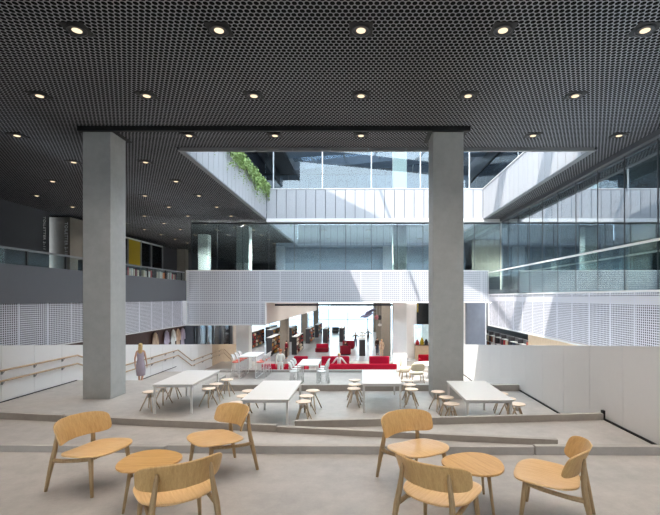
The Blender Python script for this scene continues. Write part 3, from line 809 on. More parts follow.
# ------------------------------------------------------------------ red sofas
def sofa(name, label, x0, x1, y0, z, blocks, mat='red', seat_d=1.0, low_back=False):
    t = thing(name, label, 'sofa', ((x0+x1)/2, y0, z)); cx = (x0+x1)/2
    MB().obox((0, seat_d/2, .235), (x1-x0, seat_d, .37), None, .04).build('seat', mat, t, smooth=False)
    MB().box(-(x1-x0)/2+.06, (x1-x0)/2-.06, .06, seat_d-.06, 0, .06).build('plinth', 'black_metal', t)
    if low_back: MB().obox((0, .10, .565), (x1-x0, .2, .36), None, .05).build('backrest', mat, t)
    for a, b_ in blocks:
        hh = .56 if low_back else .42
        MB().obox(((a+b_)/2-cx, seat_d-.17, .40+hh/2), (b_-a, .30, hh), None, .05).build('back_cushion', 'red_back', t)
    return t
MT['red_back'] = mat_plain('crimson_cushion', rgb(172, 24, 56), 0.85, spec=0.2, var=0.12)
sofa('sofa', 'long low crimson sofa in front of the library shelves', -2.4, 2.06, 24.9, Z_C, [(-2.4, -.72), (.5, 1.72)], 'red', 1.9, True)
sofa('sofa', 'short crimson sofa left of the long one', -5.7, -3.2, 24.9, Z_C, [(-4.1, -3.25)], 'red', 1.9, True)
def armchair(label, x, y, z, rz, mat, w_=0.95, d=.85):
    t = thing('armchair', label, 'armchair', (x, y, z), rz)
    MB().obox((0, 0, .26), (w_-.3, d, .36), None, .04).build('seat', mat, t)
    for s in (-1, 1): MB().obox((s*(w_/2-.08), 0, .36), (.16, d, .56), None, .04).build('armrest', mat, t)
    MB().obox((0, d/2-.08, .56), (w_, .18, .72), None, .05).build('backrest', mat, t)
    MB().box(-w_/2+.08, w_/2-.08, -d/2+.08, d/2-.08, 0, .085).build('base', 'black_metal', t)
    return t
armchair('bright red armchair by the display case at the right column', 5.35, 36.2, Z_D, 0, 'red', 1.1)
sofa('sofa', 'small wine red sofa standing alone on the library floor', -4.75, -3.4, 45.2, Z_D, [(-4.7, -3.45)], 'dark_red', .9)
armchair('wine red armchair holding a reader, nearest to the kiosk', -1.55, 43.6, Z_D, PI, 'dark_red', 1.05)
armchair('wine red armchair behind the reader in the library', -1.4, 48.6, Z_D, PI, 'dark_red', 1.3)
armchair('dark armchair far back between two shelves by the window', -4.1, 70.0, Z_D, 0, 'shelf_end', 1.1)

# ------------------------------------------------------------------ bookshelves and books
BCOL = [rgb(176, 40, 44), rgb(226, 214, 190), rgb(206, 150, 54), rgb(60, 70, 96), rgb(236, 232, 226), rgb(150, 84, 52), rgb(214, 120, 60), rgb(72, 100, 84), rgb(120, 30, 40)]
for i, c in enumerate(BCOL): MT['book%d' % i] = mat_plain('book_cover_%s' % 'abcdefghi'[i], c, 0.6)
BOOK = {}
def book_mesh(i):
    if i not in BOOK:
        m = MB(); m.box(-.13, .0, -.05, .05, 0, .28); m.box(-.125, .006, -.042, .042, .006, .274)
        o = m.build('book', 'book%d' % i); BOOK[i] = o.data; bpy.data.objects.remove(o)
    return BOOK[i]
for i in range(len(BCOL)): book_mesh(i)
def bookshelf(label, x, y, z, w_, L, h=1.75, face=(1,), nb=10, glow=False, rows=4, lab_b='books', topmat='white_steel', pal=None):
    """shelf unit along +y from y, end panel towards -y, book faces on side +x and/or -x"""
    t = thing('bookshelf', label, 'bookshelf', (x, y, z))
    for yy in (0, L-.04): MB().box(-w_/2, w_/2, yy, yy+.04, 0, h).build('end_panel', 'shelf_end', t)
    MB().box(-w_/2, w_/2, -.01, L+.01, h, h+.035).build('top', topmat, t)
    MB().box(-.015, .015, .04, L-.04, .0, h).build('back_panel', 'shelf_back', t)
    dz = (h-.12)/rows
    for r in range(rows):
        MB().box(-w_/2+.01, w_/2-.01, .04, L-.04, .08+dz*r, .10+dz*r).build('shelf', 'shelf_end', t)
    for fs in face:
        for r in range(rows):
            yy = .12
            step = (L-.2)/nb
            for k in range(nb):
                if random.random() < .2: continue
                i = random.choice(pal) if pal else random.randrange(len(BCOL))
                o = bpy.data.objects.new('book', BOOK[i]); COL.objects.link(o)
                sc = min(step*.9, .42)/.1
                o.scale = (1, sc, random.uniform(.62, .98)*min(1.0, (dz-.06)/.30))
                o.location = (x+fs*(w_/2-.01), y+yy+step*k+step/2, z+.103+dz*r)
                if fs < 0: o.rotation_euler = (0, 0, PI)
                tag(o, 'small book on the '+lab_b, 'book', 'books on the '+lab_b)
    return t
MT['shelf_back'] = mat_plain('brown_shelf_back', rgb(96, 62, 40), 0.6)
bookshelf('dark bookshelf with warm coloured books left of the nearest brown column', -8.95, 42.5, Z_D, .56, 4.6, 1.75, (1,), 6, lab_b='shelf left of the nearest library column', pal=[1, 2, 5, 6, 2])
bookshelf('dark bookshelf right behind the nearest brown column', -6.65, 43.4, Z_D, .5, 5.0, 1.75, (1,), 6, lab_b='shelf right behind the nearest library column', pal=[0, 1, 4, 8, 5])
bookshelf('dark bookshelf far left by the side window', -12.35, 48.5, Z_D, .6, 6.0, 1.8, (1,), 7, lab_b='far left shelf by the side window')
bookshelf('dark bookshelf second from the left by the side window', -12.2, 57.0, Z_D, .6, 5.0, 1.8, (1,), 5, lab_b='second shelf by the side window')
bookshelf('dark bookshelf third from the left, behind the warm one', -11.0, 52.5, Z_D, .6, 5.5, 1.8, (1,), 6, lab_b='third shelf from the left')
bookshelf('dark bookshelf beyond the second brown column', -9.2, 56.0, Z_D, .6, 5.0, 1.8, (1,), 5, lab_b='shelf beyond the second library column')
bookshelf('bookshelf between the second and third brown columns', -6.6, 54.0, Z_D, .5, 5.5, 1.8, (1,), 6, lab_b='shelf between the second and third columns')
bookshelf('bookshelf beside the third brown column', -6.3, 62.0, Z_D, .5, 6.0, 1.8, (1,), 5, lab_b='shelf beside the third column')
bookshelf('grey shelf standing free left of the middle aisle', -4.5, 54.6, Z_D, .58, 4.0, 1.75, (1,), 4, lab_b='free shelf left of the aisle')
bookshelf('grey shelf standing free behind the wine red armchairs', -2.5, 56.0, Z_D, .62, 4.0, 1.75, (1,), 4, lab_b='free shelf behind the armchairs')
# tall magazine racks under the right gallery
for k in range(2):
    nm = ['nearer', 'farther'][k]
    t = thing('magazine_rack', 'tall dark magazine rack under the right gallery, the %s one' % nm, 'rack', (9.1, 21.0+5.6*k, Z_D))
    MB().box(.2, .3, 0, 5.4, 0, 3.3).build('back_panel', 'grey_metal', t)
    for r in range(5): MB().box(-.1, .2, 0, 5.4, 1.2+.46*r, 1.23+.46*r).build('shelf', 'white_steel', t)
    for q in range(5): MB().box(-.1, .2, 1.33*q, 1.33*q+.05, 0, 3.3).build('upright', 'shelf_end', t)
    for r in range(4):
        for q in range(12):
            if random.random() < .22: continue
            o = bpy.data.objects.new('magazine', BOOK[random.choice([0, 4, 4, 3, 8, 5, 1])]); COL.objects.link(o)
            o.location = (9.1-.02, 21.0+5.6*k+.16+.44*q+.1, Z_D+1.231+.46*r); o.rotation_euler = (0, 0, PI); o.scale = (1, 2.4, 1.3)
            tag(o, 'magazine standing on the %s rack under the right gallery' % nm, 'magazine', 'magazines on the %s rack' % nm)
tag(MB().box(8.93, 8.96, 21.0+1.4, 21.0+2.55, Z_D+1.25, Z_D+3.3).build('hanging_banner', 'salmon'), 'salmon red banner on the magazine rack under the right gallery', 'banner') if 'salmon' in MT else None

# low bookshelves along the gallery balustrade
for k in range(3):
    y0 = [17.2, 20.2, 23.1][k]; nm = ['nearest', 'middle', 'farthest'][k]; L = 2.6
    t = thing('low_bookshelf', 'low dark bookshelf behind the gallery balustrade, %s of three' % nm, 'bookshelf', (-11.0, y0, Z_M))
    for yy in (0, L/2, L-.04): MB().box(-.16, .16, yy, yy+.04, 0, 1.0).build('end_panel', 'shelf_end', t)
    MB().box(-.17, .17, 0, L, 1.0, 1.03).build('top', 'shelf_end', t)
    for r in range(2): MB().box(-.16, .16, 0, L, .52*r+.02, .52*r+.05).build('shelf', 'shelf_end', t)
    MB().box(-.165, -.15, 0, L, 0, 1.0).build('back_panel', 'shelf_end', t)
    for r in range(2):
        for q in range(13):
            if q == 6 or random.random() < .1: continue
            o = bpy.data.objects.new('book', BOOK[random.choice([4, 1, 1, 0, 6, 4, 8])]); COL.objects.link(o)
            o.location = (-11.0+.13, y0+.08+.19*q+.06, Z_M+.053+.52*r); o.scale = (1.2, random.uniform(.9, 1.4), random.uniform(1.1, 1.45))
            tag(o, 'book on the %s low shelf behind the gallery balustrade' % nm, 'book', 'books on the %s gallery shelf' % nm)

# ------------------------------------------------------------------ kiosk, sculptures and screens in the library
t = thing('kiosk', 'dark kiosk with white display tiers in the library aisle', 'kiosk', (.12, 42.5, Z_D))
MB().box(-.30, .30, 0, .5, 0, 1.55).build('body', 'shelf_end', t)
MB().box(-.36, .36, -.05, .55, 1.62, 1.80).build('tier', 'white', t); MB().box(-.28, .28, 0, .5, 1.92, 2.1).build('tier', 'white', t); MB().box(-.2, .2, .05, .45, 2.22, 2.36).build('tier', 'white', t)
MB().box(-.04, .04, .2, .28, 1.55, 2.25).build('pole', 'grey_metal', t)
t = thing('bird_sculpture', 'lilac grey bird sculpture hanging before the far window', 'sculpture', (.9, 60, Z_D+3.3))
def ring(c, ax, ry, rz_, n=12): return [(c[0]+ax, c[1]+ry*math.cos(2*PI*k/n), c[2]+rz_*math.sin(2*PI*k/n)) for k in range(n)]
MB().loft([ring((0, 0, -.35), -1.1, .02, .02), ring((0, 0, -.2), -.75, .16, .16), ring((0, 0, -.15), -.3, .3, .26), ring((0, 0, 0), .2, .26, .24), ring((0, 0, .2), .7, .12, .08), ring((0, 0, .35), 1.1, .3, .02)]).build('body', 'lilac', t, smooth=True)
for s in (-1, 1):
    m = MB(); m.loft([[(-.45, s*.15, -.1), (.35, s*.15, 0.0), (.35, s*.15, .05), (-.45, s*.15, -.04)],
                      [(-.2, s*.9, .35), (.65, s*.9, .45), (.65, s*.9, .49), (-.2, s*.9, .41)],
                      [(.65, s*1.6, .75), (1.15, s*1.6, .85), (1.15, s*1.6, .87), (.65, s*1.6, .79)]]); m.build('wing', 'lilac', t)
m = MB(); m.tube([(0, 0, .2), (0, 0, U(-.27)-Z_D-3.35)], .015, 5); m.build('cable', 'grey_metal', t)
t = thing('hanging_mobile', 'string mobile with small figures hanging before the brown column', 'mobile', (1.9, 44, U(-.29)))
m = MB(); m.tube([(0, 0, 0), (0, 0, -2.6)], .012, 5); m.tube([(-.3, 0, 0), (-.3, 0, -1.9)], .012, 5); m.build('string', 'mull', t)
MB().lathe([(.02, -.25), (.22, -.05), (.24, .1), (.05, .3)], (-.3, 0, -1.75), 12).build('figure', 'pinkish', t)
MB().lathe([(.02, -.25), (.2, -.15), (.22, .2), (.03, .3)], (0, 0, -1.75), 12).build('figure', 'shelf_end', t)
MB().lathe([(.02, -.1), (.2, -.05), (.2, .1), (.03, .15)], (0, 0, -2.5), 12).build('figure', 'white', t)
t = thing('screen', 'tall black screen hanging on the white library wall', 'screen', (5.87, 40.95, R(2.50)))
MB().box(-.64, .64, -.06, .0, 0, 1.98).build('frame', 'black_metal', t)
MB().box(-.60, .60, -.066, -.058, .04, 1.94).build('display', 'screen', t)
MB().box(-.60, -.50, -.07, -.066, 1.1, 1.9).build('caption_strip', 'yellow', t)
t = thing('display_case', 'beige display case below the black screen', 'cabinet', (5.85, 40.2, Z_D))
MB().box(-.85, .85, 0, .6, 0, 1.28).build('body', 'beige', t); MB().box(-.87, .87, -.02, .62, 1.28, 1.31).build('top', 'shelf_end', t)
for k, (dx, cm, hh) in enumerate(((-.62, 'book0', .5), (-.2, 'yellow', .7), (.2, 'shelf_end', .55), (.6, 'book2', .45))):
    m = MB(); m.lathe([(.16, 0), (.18, hh*.5), (.10, hh*.8), (.03, hh)], n=12)
    o = m.build('ornament', cm); o.location = (5.85+dx, 40.5, Z_D+1.31)
    tag(o, '%s ornament standing on the beige display case' % ['red', 'yellow', 'charcoal', 'ochre brown'][k], 'ornament', 'ornaments on the display case')

# glass doors and pale pillar beyond the left wall, coats on the brown wall
struct('wall_lobby', MB().box(-10.75, -10.65, 28.0, 38.5, -4.2, U(-1.64)), 'dark_glazing')
box_struct('wall_lobby_return', 'dark_wall', -11.6, -10.66, 28.0, 28.1, -4.2, U(-1.5))
d = struct('door_1', MB().box(-10.62, -10.58, 28.6, 31.2, Z_C, R(1.68)), 'glass_dark', label='dark glass double door beyond the left wall')
m = MB()
for y in (28.5, 29.9, 31.2, 33.2, 35.6): m.box(-10.66, -10.5, y-.06, y+.06, Z_C, U(-1.64))
struct('door_frame', m, 'grey_metal', parent=d)
MB().tube([(-10.52, 29.7, Z_C+.9), (-10.52, 29.7, Z_C+1.5)], .02, 8).build('door_handle', 'mull', d)
box_struct('wall_lobby_pale', 'soffit', -10.64, -10.55, 36.0, 38.5, Z_D, U(-1.64))
# ------------------------------------------------------------------ creeper on the left parapet
bm = bmesh.new(); rnd = random.Random(3)
def leaf(p, sz):
    n = Vector((rnd.uniform(-.3, 1), rnd.uniform(-1, 1), rnd.uniform(-.2, 1))).normalized(); a = n.orthogonal().normalized(); b_ = n.cross(a)
    th = rnd.uniform(0, 2*PI); a, b_ = a*math.cos(th)+b_*math.sin(th), b_*math.cos(th)-a*math.sin(th)
    q = [p-a*sz, p-b_*sz*.5+n*sz*.15, p+a*sz, p+b_*sz*.5+n*sz*.15]; bm.faces.new([bm.verts.new(v) for v in q])
for i in range(3900):
    y = 17.0+9.2*rnd.random()**.75; den = min(1, (y-16.6)/2.5)
    if rnd.random() > den: continue
    wob = .35+.25*math.sin(y*1.7)+.18*math.sin(y*4.1)
    dz = abs(rnd.gauss(0, .30))*(.6+wob)
    x = -5.66+rnd.random()*.16 if dz > .03 else -5.75+rnd.random()*.3
    leaf(Vector((x+.05, y, PT+.16*rnd.random()-dz+.05)), rnd.uniform(.05, .09))
for k in range(34):
    y = rnd.uniform(15.8, 26); L = rnd.uniform(.5, 1.4)
    for q in range(int(L*11)): leaf(Vector((-5.64+rnd.random()*.05, y+.1*math.sin(q*.5+k), PT-q*.09)), rnd.uniform(.03, .055))
m = MB(); m.bm.free(); m.bm = bm
t = thing('trailing_plant', 'green creeper trailing over the left white parapet', 'plant', (0, 0, 0))
lf = m.build('foliage', 'leaf', t); lf['kind'] = 'stuff'
m = MB(); m.box(-6.1, -5.78, 17, 26.2, PT-.35, PT+.02); m.build('planter', 'grey_metal', t)

# ------------------------------------------------------------------ furniture seen through the glass fronts
def make_desk():
    t = thing('desk', 'x', 'desk')
    MB().box(-.8, .8, -.4, .4, .72, .75).build('desk_top', 'white', t)
    for sx in (-1, 1): MB().box(sx*.74-.03, sx*.74+.03, -.36, .36, 0, .72).build('leg', 'grey_metal', t)
    return t
def make_monitor():
    t = thing('monitor', 'x', 'monitor')
    MB().box(-.3, .3, -.02, .02, .14, .5).build('display', 'screen', t); MB().box(-.03, .03, .0, .03, .02, .3).build('stand', 'black_metal', t); MB().box(-.12, .12, -.08, .1, 0, .02).build('foot', 'black_metal', t)
    return t
def make_office_chair():
    t = thing('office_chair', 'x', 'chair')
    MB().obox((0, 0, .47), (.48, .48, .08), None, .03).build('seat', 'shelf_end', t); MB().obox((0, -.24, .80), (.44, .07, .5), None, .03).build('backrest', 'shelf_end', t)
    MB().tube([(0, 0, .05), (0, 0, .44)], .03, 8).build('column', 'black_metal', t)
    m = MB()
    for k in range(5): m.beam((0, 0, .06), (.28*math.cos(2*PI*k/5), .28*math.sin(2*PI*k/5), .04), .04, .04)
    m.build('star_base', 'black_metal', t)
    return t
dk = make_desk(); mo = make_monitor(); oc = make_office_chair(); first = True
DS = [(-6.3, 28.4, 0, 'left of centre behind the bridge glass'), (-4.2, 29.2, 0, 'second from the left behind the bridge glass'), (-2.6, 28.2, 0, 'third from the left behind the bridge glass'),
      (.1, 28.8, 0, 'behind the bridge glass left of the right column'), (4.2, 28.4, 0, 'behind the bridge glass right of the right column'),
      (-9.2, 28.0, 0, 'behind the bridge glass at its left end'), (10.2, 16.4, PI/2, 'in the right office behind the glass wall'), (10.1, 13.9, PI/2, 'in the right office nearest to the camera')]
for i, (x, y, rz, lab) in enumerate(DS):
    rot = Matrix.Rotation(rz, 3, 'Z'); p = Vector((x, y, Z_N if y > 26 else Z_M))
    a = p+rot @ Vector((.2, .1, .75)); c = p+rot @ Vector((-.1, .62, 0))
    for proto, loc, r, nm, g in ((dk, p, rz, 'white desk ', 'office desks'), (mo, a, rz+.3, 'black monitor on the desk ', 'desk monitors'), (oc, c, rz+PI+.4*math.sin(i*2.1), 'black office chair at the desk ', 'office chairs')):
        if first or i == 0: proto.location = loc; proto.rotation_euler = (0, 0, r); tag(proto, nm+lab, group=g)
        else: dup(proto, loc, r, nm+lab, g)
# white lit window openings of the room behind the bridge glass
m = MB()

# ------------------------------------------------------------------ people
MT['hair_blond'] = mat_wood('blond_hair', rgb(186, 150, 96), rgb(222, 190, 134), 0.55, (14, 14, 2))
MT['hair_dark'] = mat_plain('dark_hair', rgb(60, 42, 32), 0.6); MT['hair_red'] = mat_plain('auburn_hair', rgb(190, 104, 60), 0.6)
MT['dress'] = mat_plain('lavender_dress', rgb(186, 172, 184), 0.8, spec=.2, var=.1)
MT['cloth_white'] = mat_plain('white_cloth', rgb(226, 222, 214), 0.85, spec=.2); MT['cloth_dark'] = mat_plain('dark_cloth', rgb(66, 52, 46), 0.85, spec=.2)
MT['cloth_beige'] = mat_plain('beige_pattern_cloth', rgb(206, 176, 150), 0.85, spec=.2, var=.3); MT['denim'] = mat_plain('blue_cloth', rgb(62, 70, 92), 0.85, spec=.2)
BASE = {'pelvis': ((0, 0, .94), .125), 'waist': ((0, 0, 1.09), .105), 'chest': ((0, .01, 1.27), .125), 'collar': ((0, 0, 1.40), .075), 'neck': ((0, .005, 1.455), .048),
        'jaw': ((0, .02, 1.53), .068), 'skull': ((0, .012, 1.605), .083), 'crown': ((0, 0, 1.665), .05), 'nose': ((0, .105, 1.565), .012)}
for sd, s in (('L', -1), ('R', 1)):
    BASE.update({'sho'+sd: ((s*.165, 0, 1.375), .052), 'elb'+sd: ((s*.215, -.03, 1.10), .038), 'wri'+sd: ((s*.225, .03, .87), .026), 'pal'+sd: ((s*.225, .05, .80), .030),
                 'hip'+sd: ((s*.085, 0, .87), .085), 'kne'+sd: ((s*.09, .02, .49), .056), 'ank'+sd: ((s*.09, -.02, .085), .036), 'hee'+sd: ((s*.09, -.04, .04), .034), 'toe'+sd: ((s*.10, .14, .025), .026)})
EDG = [('pelvis', 'waist'), ('waist', 'chest'), ('chest', 'collar'), ('collar', 'neck'), ('neck', 'jaw'), ('jaw', 'skull'), ('skull', 'crown')]
for sd in 'LR': EDG += [('collar', 'sho'+sd), ('sho'+sd, 'elb'+sd), ('elb'+sd, 'wri'+sd), ('wri'+sd, 'pal'+sd), ('pelvis', 'hip'+sd), ('hip'+sd, 'kne'+sd), ('kne'+sd, 'ank'+sd), ('ank'+sd, 'hee'+sd), ('hee'+sd, 'toe'+sd)]
def skin_mesh(name, J, edges, mat, parent, grow=0.0, root='pelvis', sub=1):
    names = []; 
    for a, b_ in edges:
        for q in (a, b_):
            if q not in names: names.append(q)
    names.sort(key=lambda q: q != root)
    me = bpy.data.meshes.new(name); ix = {q: i for i, q in enumerate(names)}
    me.from_pydata([J[q][0] for q in names], [(ix[a], ix[b_]) for a, b_ in edges], [])
    o = bpy.data.objects.new(name, me); COL.objects.link(o)
    o.modifiers.new('skin', 'SKIN').use_smooth_shade = True
    lay = me.skin_vertices[0].data if len(me.skin_vertices) else None
    if lay is None:
        o.data.skin_vertices.new() if hasattr(o.data.skin_vertices, 'new') else None
        lay = me.skin_vertices[0].data
    for q in names:
        r = J[q][1]+grow; lay[ix[q]].radius = (r, r*(.82 if q in ('pelvis', 'waist', 'chest') else 1.0))
        lay[ix[q]].use_root = (q == names[0])
    s_ = o.modifiers.new('smooth', 'SUBSURF'); s_.levels = sub; s_.render_levels = sub
    bpy.context.view_layer.update()
    ev = o.evaluated_get(bpy.context.evaluated_depsgraph_get())
    m2 = bpy.data.meshes.new_from_object(ev)
    bpy.data.objects.remove(o)
    for p in m2.polygons: p.use_smooth = True
    m2.materials.clear(); m2.materials.append(MT[mat])
    ob = bpy.data.objects.new(name, m2); COL.objects.link(ob); ob.parent = parent
    return ob
def person(label, loc, rz, pose={}, top=None, legs=None, skirt=None, hair='hair_dark', long_hair=False, scale=1.0, shoe='cloth_dark'):
    J = dict(BASE)
    for k, v in pose.items(): J[k] = (v, BASE[k][1])
    E_ = list(EDG)
    for sd, s in (('L', -1), ('R', 1)):                   # four fingers and a thumb on each palm
        p = Vector(J['pal'+sd][0]); d = (p-Vector(J['wri'+sd][0])).normalized(); sdv = d.cross(Vector((1, 0, 0))); sdv = sdv.normalized() if sdv.length > .1 else Vector((0, 1, 0))
        for f in range(4):
            o1 = p+d*.03+sdv*(.027-.018*f); ln = (.062, .070, .066, .052)[f]
            J['f%d%sa' % (f, sd)] = (tuple(o1), .0095); J['f%d%sb' % (f, sd)] = (tuple(o1+d*ln*.6+Vector((-s*.006, 0, 0))), .0085); J['f%d%sc' % (f, sd)] = (tuple(o1+d*ln+Vector((-s*.022, .0, 0))), .0075)
            E_ += [('pal'+sd, 'f%d%sa' % (f, sd)), ('f%d%sa' % (f, sd), 'f%d%sb' % (f, sd)), ('f%d%sb' % (f, sd), 'f%d%sc' % (f, sd))]
        t1 = p-d*.015+sdv*.035; J['th%sa' % sd] = (tuple(t1), .0105); J['th%sb' % sd] = (tuple(t1+sdv*.02+d*.035), .009)
        E_ += [('pal'+sd, 'th%sa' % sd), ('th%sa' % sd, 'th%sb' % sd)]
    J['nose'] = (tuple(Vector(J['jaw'][0])+Vector((0, .082, .035))), .011); E_ += [('jaw', 'nose')]
    t = thing('person', label, 'person', loc, rz); t.scale = (scale,)*3
    skin_mesh('body', J, E_, 'skin', t)
    h = Vector(J['skull'][0]); jw = Vector(J['jaw'][0])
    m = MB(); m.lathe([(.02, -.015), (.074, .0), (.094, .045), (.088, .085), (.055, .118), (.01, .128)], tuple(h-Vector((0, .022, .03))), 16)
    if long_hair:
        m.loft([[(h.x+.085*math.cos(a), h.y-.045+.055*math.sin(a), h.z+.03) for a in [2*PI*k/12 for k in range(12)]],
                [(h.x+.095*math.cos(a), h.y-.06+.05*math.sin(a), h.z-.10) for a in [2*PI*k/12 for k in range(12)]],
                [(h.x+.088*math.cos(a), h.y-.085+.04*math.sin(a), h.z-.24) for a in [2*PI*k/12 for k in range(12)]],
                [(h.x+.05*math.cos(a), h.y-.095+.02*math.sin(a), h.z-.33) for a in [2*PI*k/12 for k in range(12)]]])
    m.build('hair', hair, t, smooth=True)
    for s in (-1, 1):
        MB().lathe([(.002, -.011), (.009, -.007), (.011, 0), (.009, .007), (.002, .011)], (jw.x+s*.03, jw.y+.064, jw.z+.047), 8).build('eye', 'black_lens', t, smooth=True)
        MB().lathe([(.004, -.03), (.012, -.015), (.014, .008), (.004, .028)], (jw.x+s*.076, jw.y-.008, jw.z+.035), 8).build('ear', 'skin', t, smooth=True)
    MB().obox((jw.x, jw.y+.066, jw.z-.012), (.04, .012, .011), None, .004).build('mouth', 'pinkish', t)
    if top:
        JE = [('pelvis', 'waist'), ('waist', 'chest'), ('chest', 'collar')]
        for sd in 'LR': JE += [('collar', 'sho'+sd), ('sho'+sd, 'elb'+sd), ('elb'+sd, 'wri'+sd)]
        skin_mesh('top', J, JE, top, t, .014)
    if legs:
        JE = [('waist', 'pelvis')]
        for sd in 'LR': JE += [('pelvis', 'hip'+sd), ('hip'+sd, 'kne'+sd), ('kne'+sd, 'ank'+sd)]
        skin_mesh('trousers', J, JE, legs, t, .016)
    for sd, s in (('L', -1), ('R', 1)):
        skin_mesh('shoe', {**J}, [('ank'+sd, 'hee'+sd), ('hee'+sd, 'toe'+sd)], shoe, t, .007, root='hee'+sd)
    if skirt:
        def rg(c, rx, ry): return [(c[0]+rx*math.cos(2*PI*k/20), c[1]+ry*math.sin(2*PI*k/20), c[2]) for k in range(20)]
        kz = Vector(J['kneL'][0]).lerp(Vector(J['kneR'][0]), .5)
        MB().loft([rg((kz.x, kz.y, kz.z-.02), .185, .155), rg((kz.x*.6, kz.y*.6, .66), .205, .165), rg((0, -.01, .88), .192, .15), rg((0, 0, 1.0), .165, .13), rg((0, 0, 1.10), .135, .112),
                   rg((0, .01, 1.25), .165, .135), rg((0, .005, 1.34), .168, .105), rg((0, 0, 1.41), .11, .075)]).build('dress', skirt, t, smooth=True)
    return t
person('woman with long blond hair in a lavender dress walking by the left wall', (-8.27, 16.36, Z_A-.51), 0.25,
       {'kneL': (-.085, .10, .50), 'ankL': (-.06, .06, .10), 'heeL': (-.06, .03, .05), 'toeL': (-.06, .20, .028), 'kneR': (.08, .03, .48), 'ankR': (.06, -.16, .12), 'heeR': (.06, -.19, .09), 'toeR': (.07, -.04, .026),
        'elbL': (-.23, -.06, 1.11), 'wriL': (-.24, .03, .89), 'palL': (-.24, .05, .82), 'elbR': (.23, .0, 1.10), 'wriR': (.245, .10, .89), 'palR': (.245, .13, .82)},
       skirt='dress', hair='hair_blond', long_hair=True, shoe='skin', scale=.99).scale = (.80, .88, .99)
SIT = {}
def seated(dy=0.42):
    q = {}
    for sd, s in (('L', -1), ('R', 1)):
        q.update({'kne'+sd: (s*.11, .44, .93), 'ank'+sd: (s*.11, .46, .50), 'hee'+sd: (s*.11, .44, .465), 'toe'+sd: (s*.12, .60, .45), 'elb'+sd: (s*.22, .06, 1.12), 'wri'+sd: (s*.13, .27, 1.04), 'pal'+sd: (s*.09, .33, 1.03)})
    return q
sp = seated()
person('person with auburn hair in white standing before the left crimson sofa', (-4.42, 23.9, Z_C), .3, {}, 'cloth_white', 'cloth_white', None, 'hair_red', scale=1.02)
sp2 = dict(sp); sp2.update({'elbL': (-.33, -.02, 1.16), 'wriL': (-.46, .14, 1.0), 'palL': (-.49, .19, .96), 'elbR': (.33, -.02, 1.16), 'wriR': (.46, .14, 1.0), 'palR': (.49, .19, .96)})
for sd, s_ in (('L', -1), ('R', 1)): sp2.update({'kne'+sd: (s_*.12, .45, .90), 'ank'+sd: (s_*.13, .86, .83), 'hee'+sd: (s_*.13, .90, .815), 'toe'+sd: (s_*.15, .93, .93)})
person('person in white sitting with spread arms on the long crimson sofa', (-1.27, 25.33, Z_C+.425-.765), 0, sp2, 'cloth_white', 'cloth_white', None, 'hair_blond', scale=.98)
person('reader in dark clothes sitting in the wine red armchair', (-1.55, 43.66, Z_D+.445-.765), 0, sp, 'cloth_dark', 'cloth_dark')
out = {'elbL': (-.40, .05, 1.28), 'wriL': (-.50, .22, 1.20), 'palL': (-.53, .28, 1.19), 'elbR': (.40, .05, 1.28), 'wriR': (.50, .22, 1.20), 'palR': (.53, .28, 1.19)}
for _k, _z in (('elbL', 1.17), ('elbR', 1.17)): out[_k] = (out[_k][0]*.85, .05, _z)
person('person in dark clothes with arms spread beside the library kiosk', (-.62, 50, Z_D), PI, out, 'cloth_dark', 'denim')
person('person in dark clothes with arms spread farther along the library aisle', (.9, 55, Z_D), PI, out, 'cloth_dark', 'cloth_dark')
person('person in beige patterned clothes standing before the brown library column', (1.98, 41.8, Z_D), PI-.4, {}, 'cloth_beige', 'cloth_beige', None, 'hair_blond')
person('person in dark clothes standing left of the one in beige', (1.62, 43.5, Z_D), PI+.6, {}, 'cloth_dark', 'denim', None, 'hair_dark')
person('person in wine red clothes standing by the shelf at the nearest column', (-6.95, 40.6, Z_D), 1.2, {}, 'dark_red', 'cloth_dark', None, 'hair_dark')

# ------------------------------------------------------------------ unseen strip lights added to brighten the library
def strip(name, label, x0, x1, y, z, group):
    t = thing(name, label, 'ceiling light', ((x0+x1)/2, y, z), 0, group); L = (x1-x0)/2
    MB().box(-L, L, -.11, .11, -.05, 0).build('housing', 'white_steel', t)
    MB().box(-L+.02, L-.02, -.09, .09, -.058, -.049).build('diffuser', 'strip', t)
k = 0
for y in (31.5, 36.5, 41, 46, 51.5, 58, 65, 73):
    strip('ceiling_added_strip', 'added unseen strip light across the library ceiling, %s from the front' % ORD[k], -5.0, 7.6, y, U(-.27), 'added strip lights of the library'); k += 1
k = 0
for y in (33, 39, 45, 51):
    strip('ceiling_added_strip', 'added unseen strip light under the low library ceiling, %s from the front' % ORD[k], -20, -6.5, y, U(-1.64), 'added strip lights of the low library ceiling'); k += 1
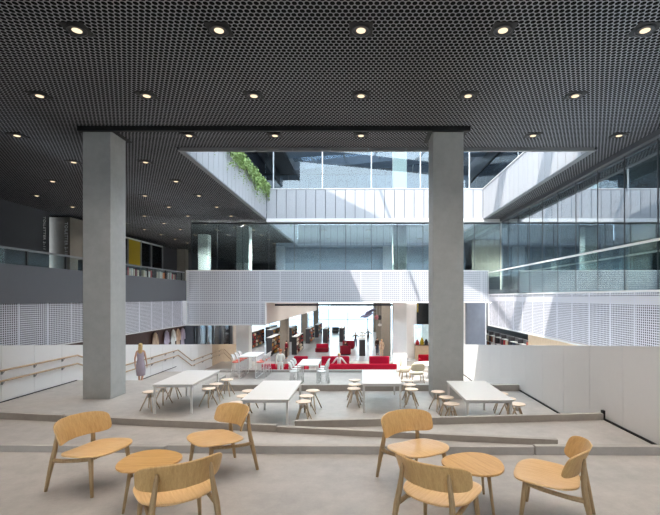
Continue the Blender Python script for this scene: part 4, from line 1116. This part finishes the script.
# downlights added to brighten the office and the room behind the bridge glass
def room_light(o, wts):
    for c in list(bpy.data.objects):
        if c.parent == o and c.type == 'LIGHT':
            c.data = c.data.copy(); c.data.energy = wts; c.data.color = (0.94, 1.0, 0.95); c.data.spot_size = math.radians(150)
k = 0
for y in (7, 10.5, 14, 17.5, 21, 24.5, 28, 31.5):
    o = dup(proto_dl, (11.3, y, U(4.52)), 0, 'added downlight in the right office ceiling, %s from the front' % ORD[k], 'added downlights of the right office'); k += 1; room_light(o, 3000)
k = 0
for x in (-8.5, -5.5, -2.5, .5, 4.5, 7.0):
    o = dup(proto_dl, (x, 29.2, U(4.52) if x > -5.7 else CEIL), 0, 'added downlight behind the bridge glass, %s from the left' % ORD[k], 'added downlights behind the bridge glass'); room_light(o, 4500)
    if x > -5.7:
        o = dup(proto_dl, (x, 33.5, U(4.52)), 0, 'added downlight in the second row behind the bridge glass, %s from the left' % ORD[k-1], 'added downlights behind the bridge glass'); room_light(o, 1300)
    k += 1

k = 0  # strip lights added to brighten the dark zone of the magazine racks
for y in (21.5, 24.5, 28.0):
    strip('ceiling_added_strip', 'added strip light over the magazine racks under the right gallery, %s from the front' % ORD[k], 8.2, 9.6, y, U(-.5) if y < 26.3 else U(-.27), 'added strip lights over the magazine racks'); k += 1
# coats on the dark wood wall above the left white wall
for k, (y, cm) in enumerate(((24.0, 'cloth_beige'), (25.4, 'dress'), (26.3, 'cloth_white'), (27.0, 'cloth_beige'), (27.7, 'dress'))):
    t = thing('coat', 'pale coat hanging on the dark wood wall above the white wall, %s from the left' % ORD[k], 'coat', (-11.33, y, R(2.0)), 0, 'coats on the dark wood wall')
    def rr(w_, d_, z): return [(d_*math.sin(2*PI*q/14), w_*math.cos(2*PI*q/14), z) for q in range(14)]
    MB().loft([rr(.26, .055, -1.05), rr(.24, .06, -.7), rr(.19, .055, -.4), rr(.20, .055, -.15), rr(.17, .045, .0), rr(.05, .035, .07)]).build('body', cm, t, smooth=True)
    for s_ in (-1, 1): MB().tube([(.0, s_*.16, -.05), (.02, s_*.25, -.35), (.02, s_*.27, -.65)], [.06, .055, .05], 8).build('sleeve', cm, t, smooth=True)
    MB().tube([(-.065, 0, .06), (0, 0, .06), (0, 0, .1)], .012, 6).build('hook', 'grey_metal', t)
